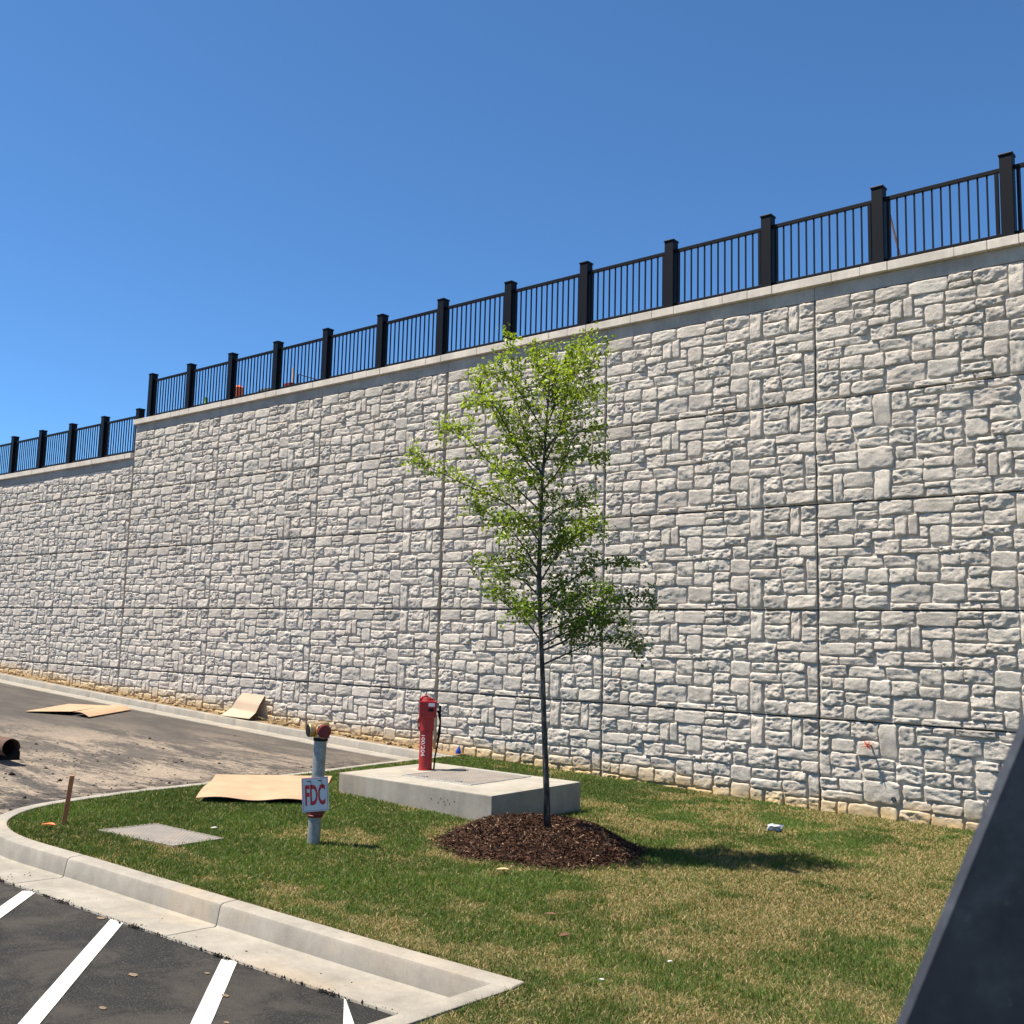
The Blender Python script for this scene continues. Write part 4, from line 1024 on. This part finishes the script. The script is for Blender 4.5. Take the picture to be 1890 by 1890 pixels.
x = rng.uniform(-12.6, 1.5, NB); y = rng.uniform(1.0, 14.16, NB)
gz = Lv(x, y); ok, dz = in_frame(x, y, gz)
kx = int(np.argmin(ni[:, 1])); up = ni[kx:]; lo = ni[:kx+1][::-1]
xl = np.interp(y, up[:, 1], up[:, 0]); yl = np.interp(x, lo[:, 0], lo[:, 1])
inside = np.where(x > -3.84, True, (y > yl+.03) & ((y < up[0, 1]) | (x > xl+.04))) & ((y > 4.4) | (x > -3.83))
inside &= ~((x < up[0, 0]) & (y < up[0, 1]+.03))
ok &= inside
ok &= ~((x > -10.05) & (x < -7.48) & (y > 8.9) & (y < 10.66))
_, rn = mound(x, y); ok &= rn > 1.0-.06*rng.random(NB)
def inpoly(x, y, C):
    r = np.ones_like(x, bool)
    for i in range(4):
        a, b = C[i], C[(i+1) % 4]; r &= ((b[0]-a[0])*(y-a[1])-(b[1]-a[1])*(x-a[0])) > 0
    return r
ok &= ~inpoly(x, y, C) & ~inpoly(x, y, Cl)
dens = np.clip(1.25*(7.0/np.maximum(dz, 3))**1.1, .25, 1.0)
thin = .55+.45*sstep(.3, .5, fbm(x*4, y*4, 3))
ok &= rng.random(NB) < dens*thin
x, y, gz, dz = x[ok], y[ok], gz[ok], dz[ok]; n = len(x); print('blades', n)
de = dead(x, y)
isd = rng.random(n) < (.20+.60*de)
hgt = rng.uniform(.018, .044, n)*np.where(isd, .75, 1.0)*(.8+.5*fbm(x*1.7, y*1.7, 2)); wd = rng.uniform(.0016, .0034, n)*np.clip(dz/7, .9, 2.0)
az = rng.random(n)*2*math.pi; lean = np.where(isd, rng.uniform(.5, 2.2, n), rng.uniform(.15, 1.0, n)); fa = rng.random(n)*2*math.pi
lx, ly = np.cos(az), np.sin(az); sx, sy = np.cos(fa), np.sin(fa)
b0 = np.stack([x, y, gz-.012], 1); s = np.stack([sx*wd, sy*wd, 0*wd], 1)
mid = b0+np.stack([lx*hgt*lean*.3, ly*hgt*lean*.3, hgt*.62], 1); tip = b0+np.stack([lx*hgt*lean, ly*hgt*lean, hgt*np.where(isd, .75, 1.0)+.004], 1)
VV = np.stack([b0-s, b0+s, mid+s*.8, mid-s*.8, tip], 1).reshape(-1, 3); i5 = np.arange(n)*5
Fq = np.stack([i5, i5+1, i5+2, i5+3], 1); Ft = np.stack([i5+3, i5+2, i5+4], 1)
gt = rng.random(n)[:, None]; pn = fbm(x*.9+40, y*.9, 3)[:, None]
gc = (np.array([.048, .095, .017])*(1-gt)+np.array([.115, .172, .038])*gt)*(.6+.8*pn)
dc = (np.array([.19, .14, .06])*(1-gt)+np.array([.42, .325, .17])*gt)
cc = np.where(isd[:, None], dc, gc); cc = np.repeat(cc, 5, 0)
o = link('grass', np_mesh('grass', VV, [Fq, Ft], cc), M['blade']); tag(o, 'short green turf with straw coloured dry patches', 'grass', kind='stuff')

# ---------------------------------------------------------------- clods and crumbs on the far paving, mud spots on the near paving
NCd = 1500
cx = np.concatenate([rng.normal(-13.2, 2.2, NCd), rng.uniform(-12.9, -10.9, 900)]); cy = np.concatenate([rng.normal(7.5, 1.9, NCd), rng.uniform(4.8, 12.5, 900)])
xo = np.interp(cy, [q[1] for q in nose_out[kn:]], [q[0] for q in nose_out[kn:]])
near_k = np.concatenate([np.zeros(NCd, bool), np.ones(900, bool)])
cx = np.where(near_k, xo-.06-np.abs(rng.normal(0, .38, len(cx))), cx)
ok = (cx < xo-.04) & (cy > 4.6) & (cy < 13.1); cx, cy = cx[ok], cy[ok]; near_k = near_k[ok]
cs = rng.gamma(1.1, .0055, len(cx))+.003; cs = np.minimum(cs, .045)
OC = np.array([(1, 0, 0), (-1, 0, 0), (0, 1, 0), (0, -1, 0), (0, 0, 1), (0, 0, -.4)], float)
OF = np.array([(0, 2, 4), (2, 1, 4), (1, 3, 4), (3, 0, 4), (2, 0, 5), (1, 2, 5), (3, 1, 5), (0, 3, 5)])
V = OC[None]*(cs[:, None, None])*np.array([1.3, 1.0, .7])*(1+.35*rng.normal(size=(len(cx), 6, 1)))
ra = rng.random(len(cx))*6.28; c_, s_ = np.cos(ra)[:, None], np.sin(ra)[:, None]
V = np.stack([V[..., 0]*c_-V[..., 1]*s_, V[..., 0]*s_+V[..., 1]*c_, V[..., 2]], -1)+np.stack([cx, cy, Lv(cx, cy)-.15], 1)[:, None]
F = (OF[None]+(np.arange(len(cx))*6)[:, None, None]).reshape(-1, 3)
o = link('mud_clods', np_mesh('mud_clods', V.reshape(-1, 3), F), MT['clod']); tag(o, 'dark mud clods and crumbs scattered on the dusty asphalt', 'clods', kind='stuff')
mb = MB()
for k in range(13):
    x0, y0 = random.uniform(-8.5, -4.3), random.uniform(2.2, 4.1); rr0 = random.uniform(.010, .026); n = 16; P = []
    for j in range(n):
        a = 2*math.pi*j/n; q = rr0*random.uniform(.75, 1.15); X, Y = x0+math.cos(a)*q*1.4, y0+math.sin(a)*q; P.append((X, Y, L(X, Y)-.15+.0052))
    mb.add(P+[(x0, y0, L(x0, y0)-.15+.007)], [(j, (j+1) % n, n) for j in range(n)])
tag(mb.build('mud_spots', MT['mudspot']), 'dried tan mud spots on the dark near asphalt', 'mud', kind='stuff')
# debris along the foot of the far kerb strip and loose soil by the wall
NR = 700; x = rng.uniform(-33, -13, NR); y = 13.83+np.abs(rng.normal(0, .1, NR)); y = np.minimum(y, 14.1); s0 = rng.gamma(1.4, .012, NR)+.006
V = OC[None]*np.minimum(s0, .06)[:, None, None]*(1+.3*rng.normal(size=(NR, 6, 1)))+np.stack([x, y, Lv(x, y)+.03], 1)[:, None]
o = link('soil_crumbs', np_mesh('soil_crumbs', V.reshape(-1, 3), (OF[None]+(np.arange(NR)*6)[:, None, None]).reshape(-1, 3)), M['dirt']); tag(o, 'tan soil crumbs between the far kerb and the wall', 'soil', kind='stuff')

# asphalt crumbs along the ragged edge where the paving meets the gutter, and on the gutter itself
ke = offset_path(nose_out[:kn+1], -.44); kx_ = np.array([q[0] for q in ke]); ky_ = np.array([q[1] for q in ke])
NE = 1500; ii = rng.random(NE)*(len(ke)-1.01); i0 = ii.astype(int); fr_ = ii-i0
i0 = np.clip((i0+4*np.round(rng.normal(0, 1.2, NE))).astype(int), 0, len(ke)-2); i0 = np.where(rng.random(NE) < .5, (i0//7)*7, i0); i0 = np.clip(i0, 0, len(ke)-2)
x = kx_[i0]*(1-fr_)+kx_[i0+1]*fr_+rng.normal(0, .012, NE); y = ky_[i0]*(1-fr_)+ky_[i0+1]*fr_+rng.normal(-.004, .016, NE)+np.where(rng.random(NE) < .03, rng.random(NE)*.3, 0)
ok = (x < -4.03) & (x > -10.2); x, y = x[ok], y[ok]; NE = len(x); s0 = np.minimum(rng.gamma(1.6, .0022, NE)+.002, .010)
V = OC[None]*s0[:, None, None]*(1+.35*rng.normal(size=(NE, 6, 1)))+np.stack([x, y, Lv(x, y)-.139], 1)[:, None]
o = link('asphalt_crumbs', np_mesh('asphalt_crumbs', V.reshape(-1, 3), (OF[None]+(np.arange(NE)*6)[:, None, None]).reshape(-1, 3)), MT['clod']); tag(o, 'dark asphalt crumbs along the edge of the near gutter', 'crumbs', kind='stuff')
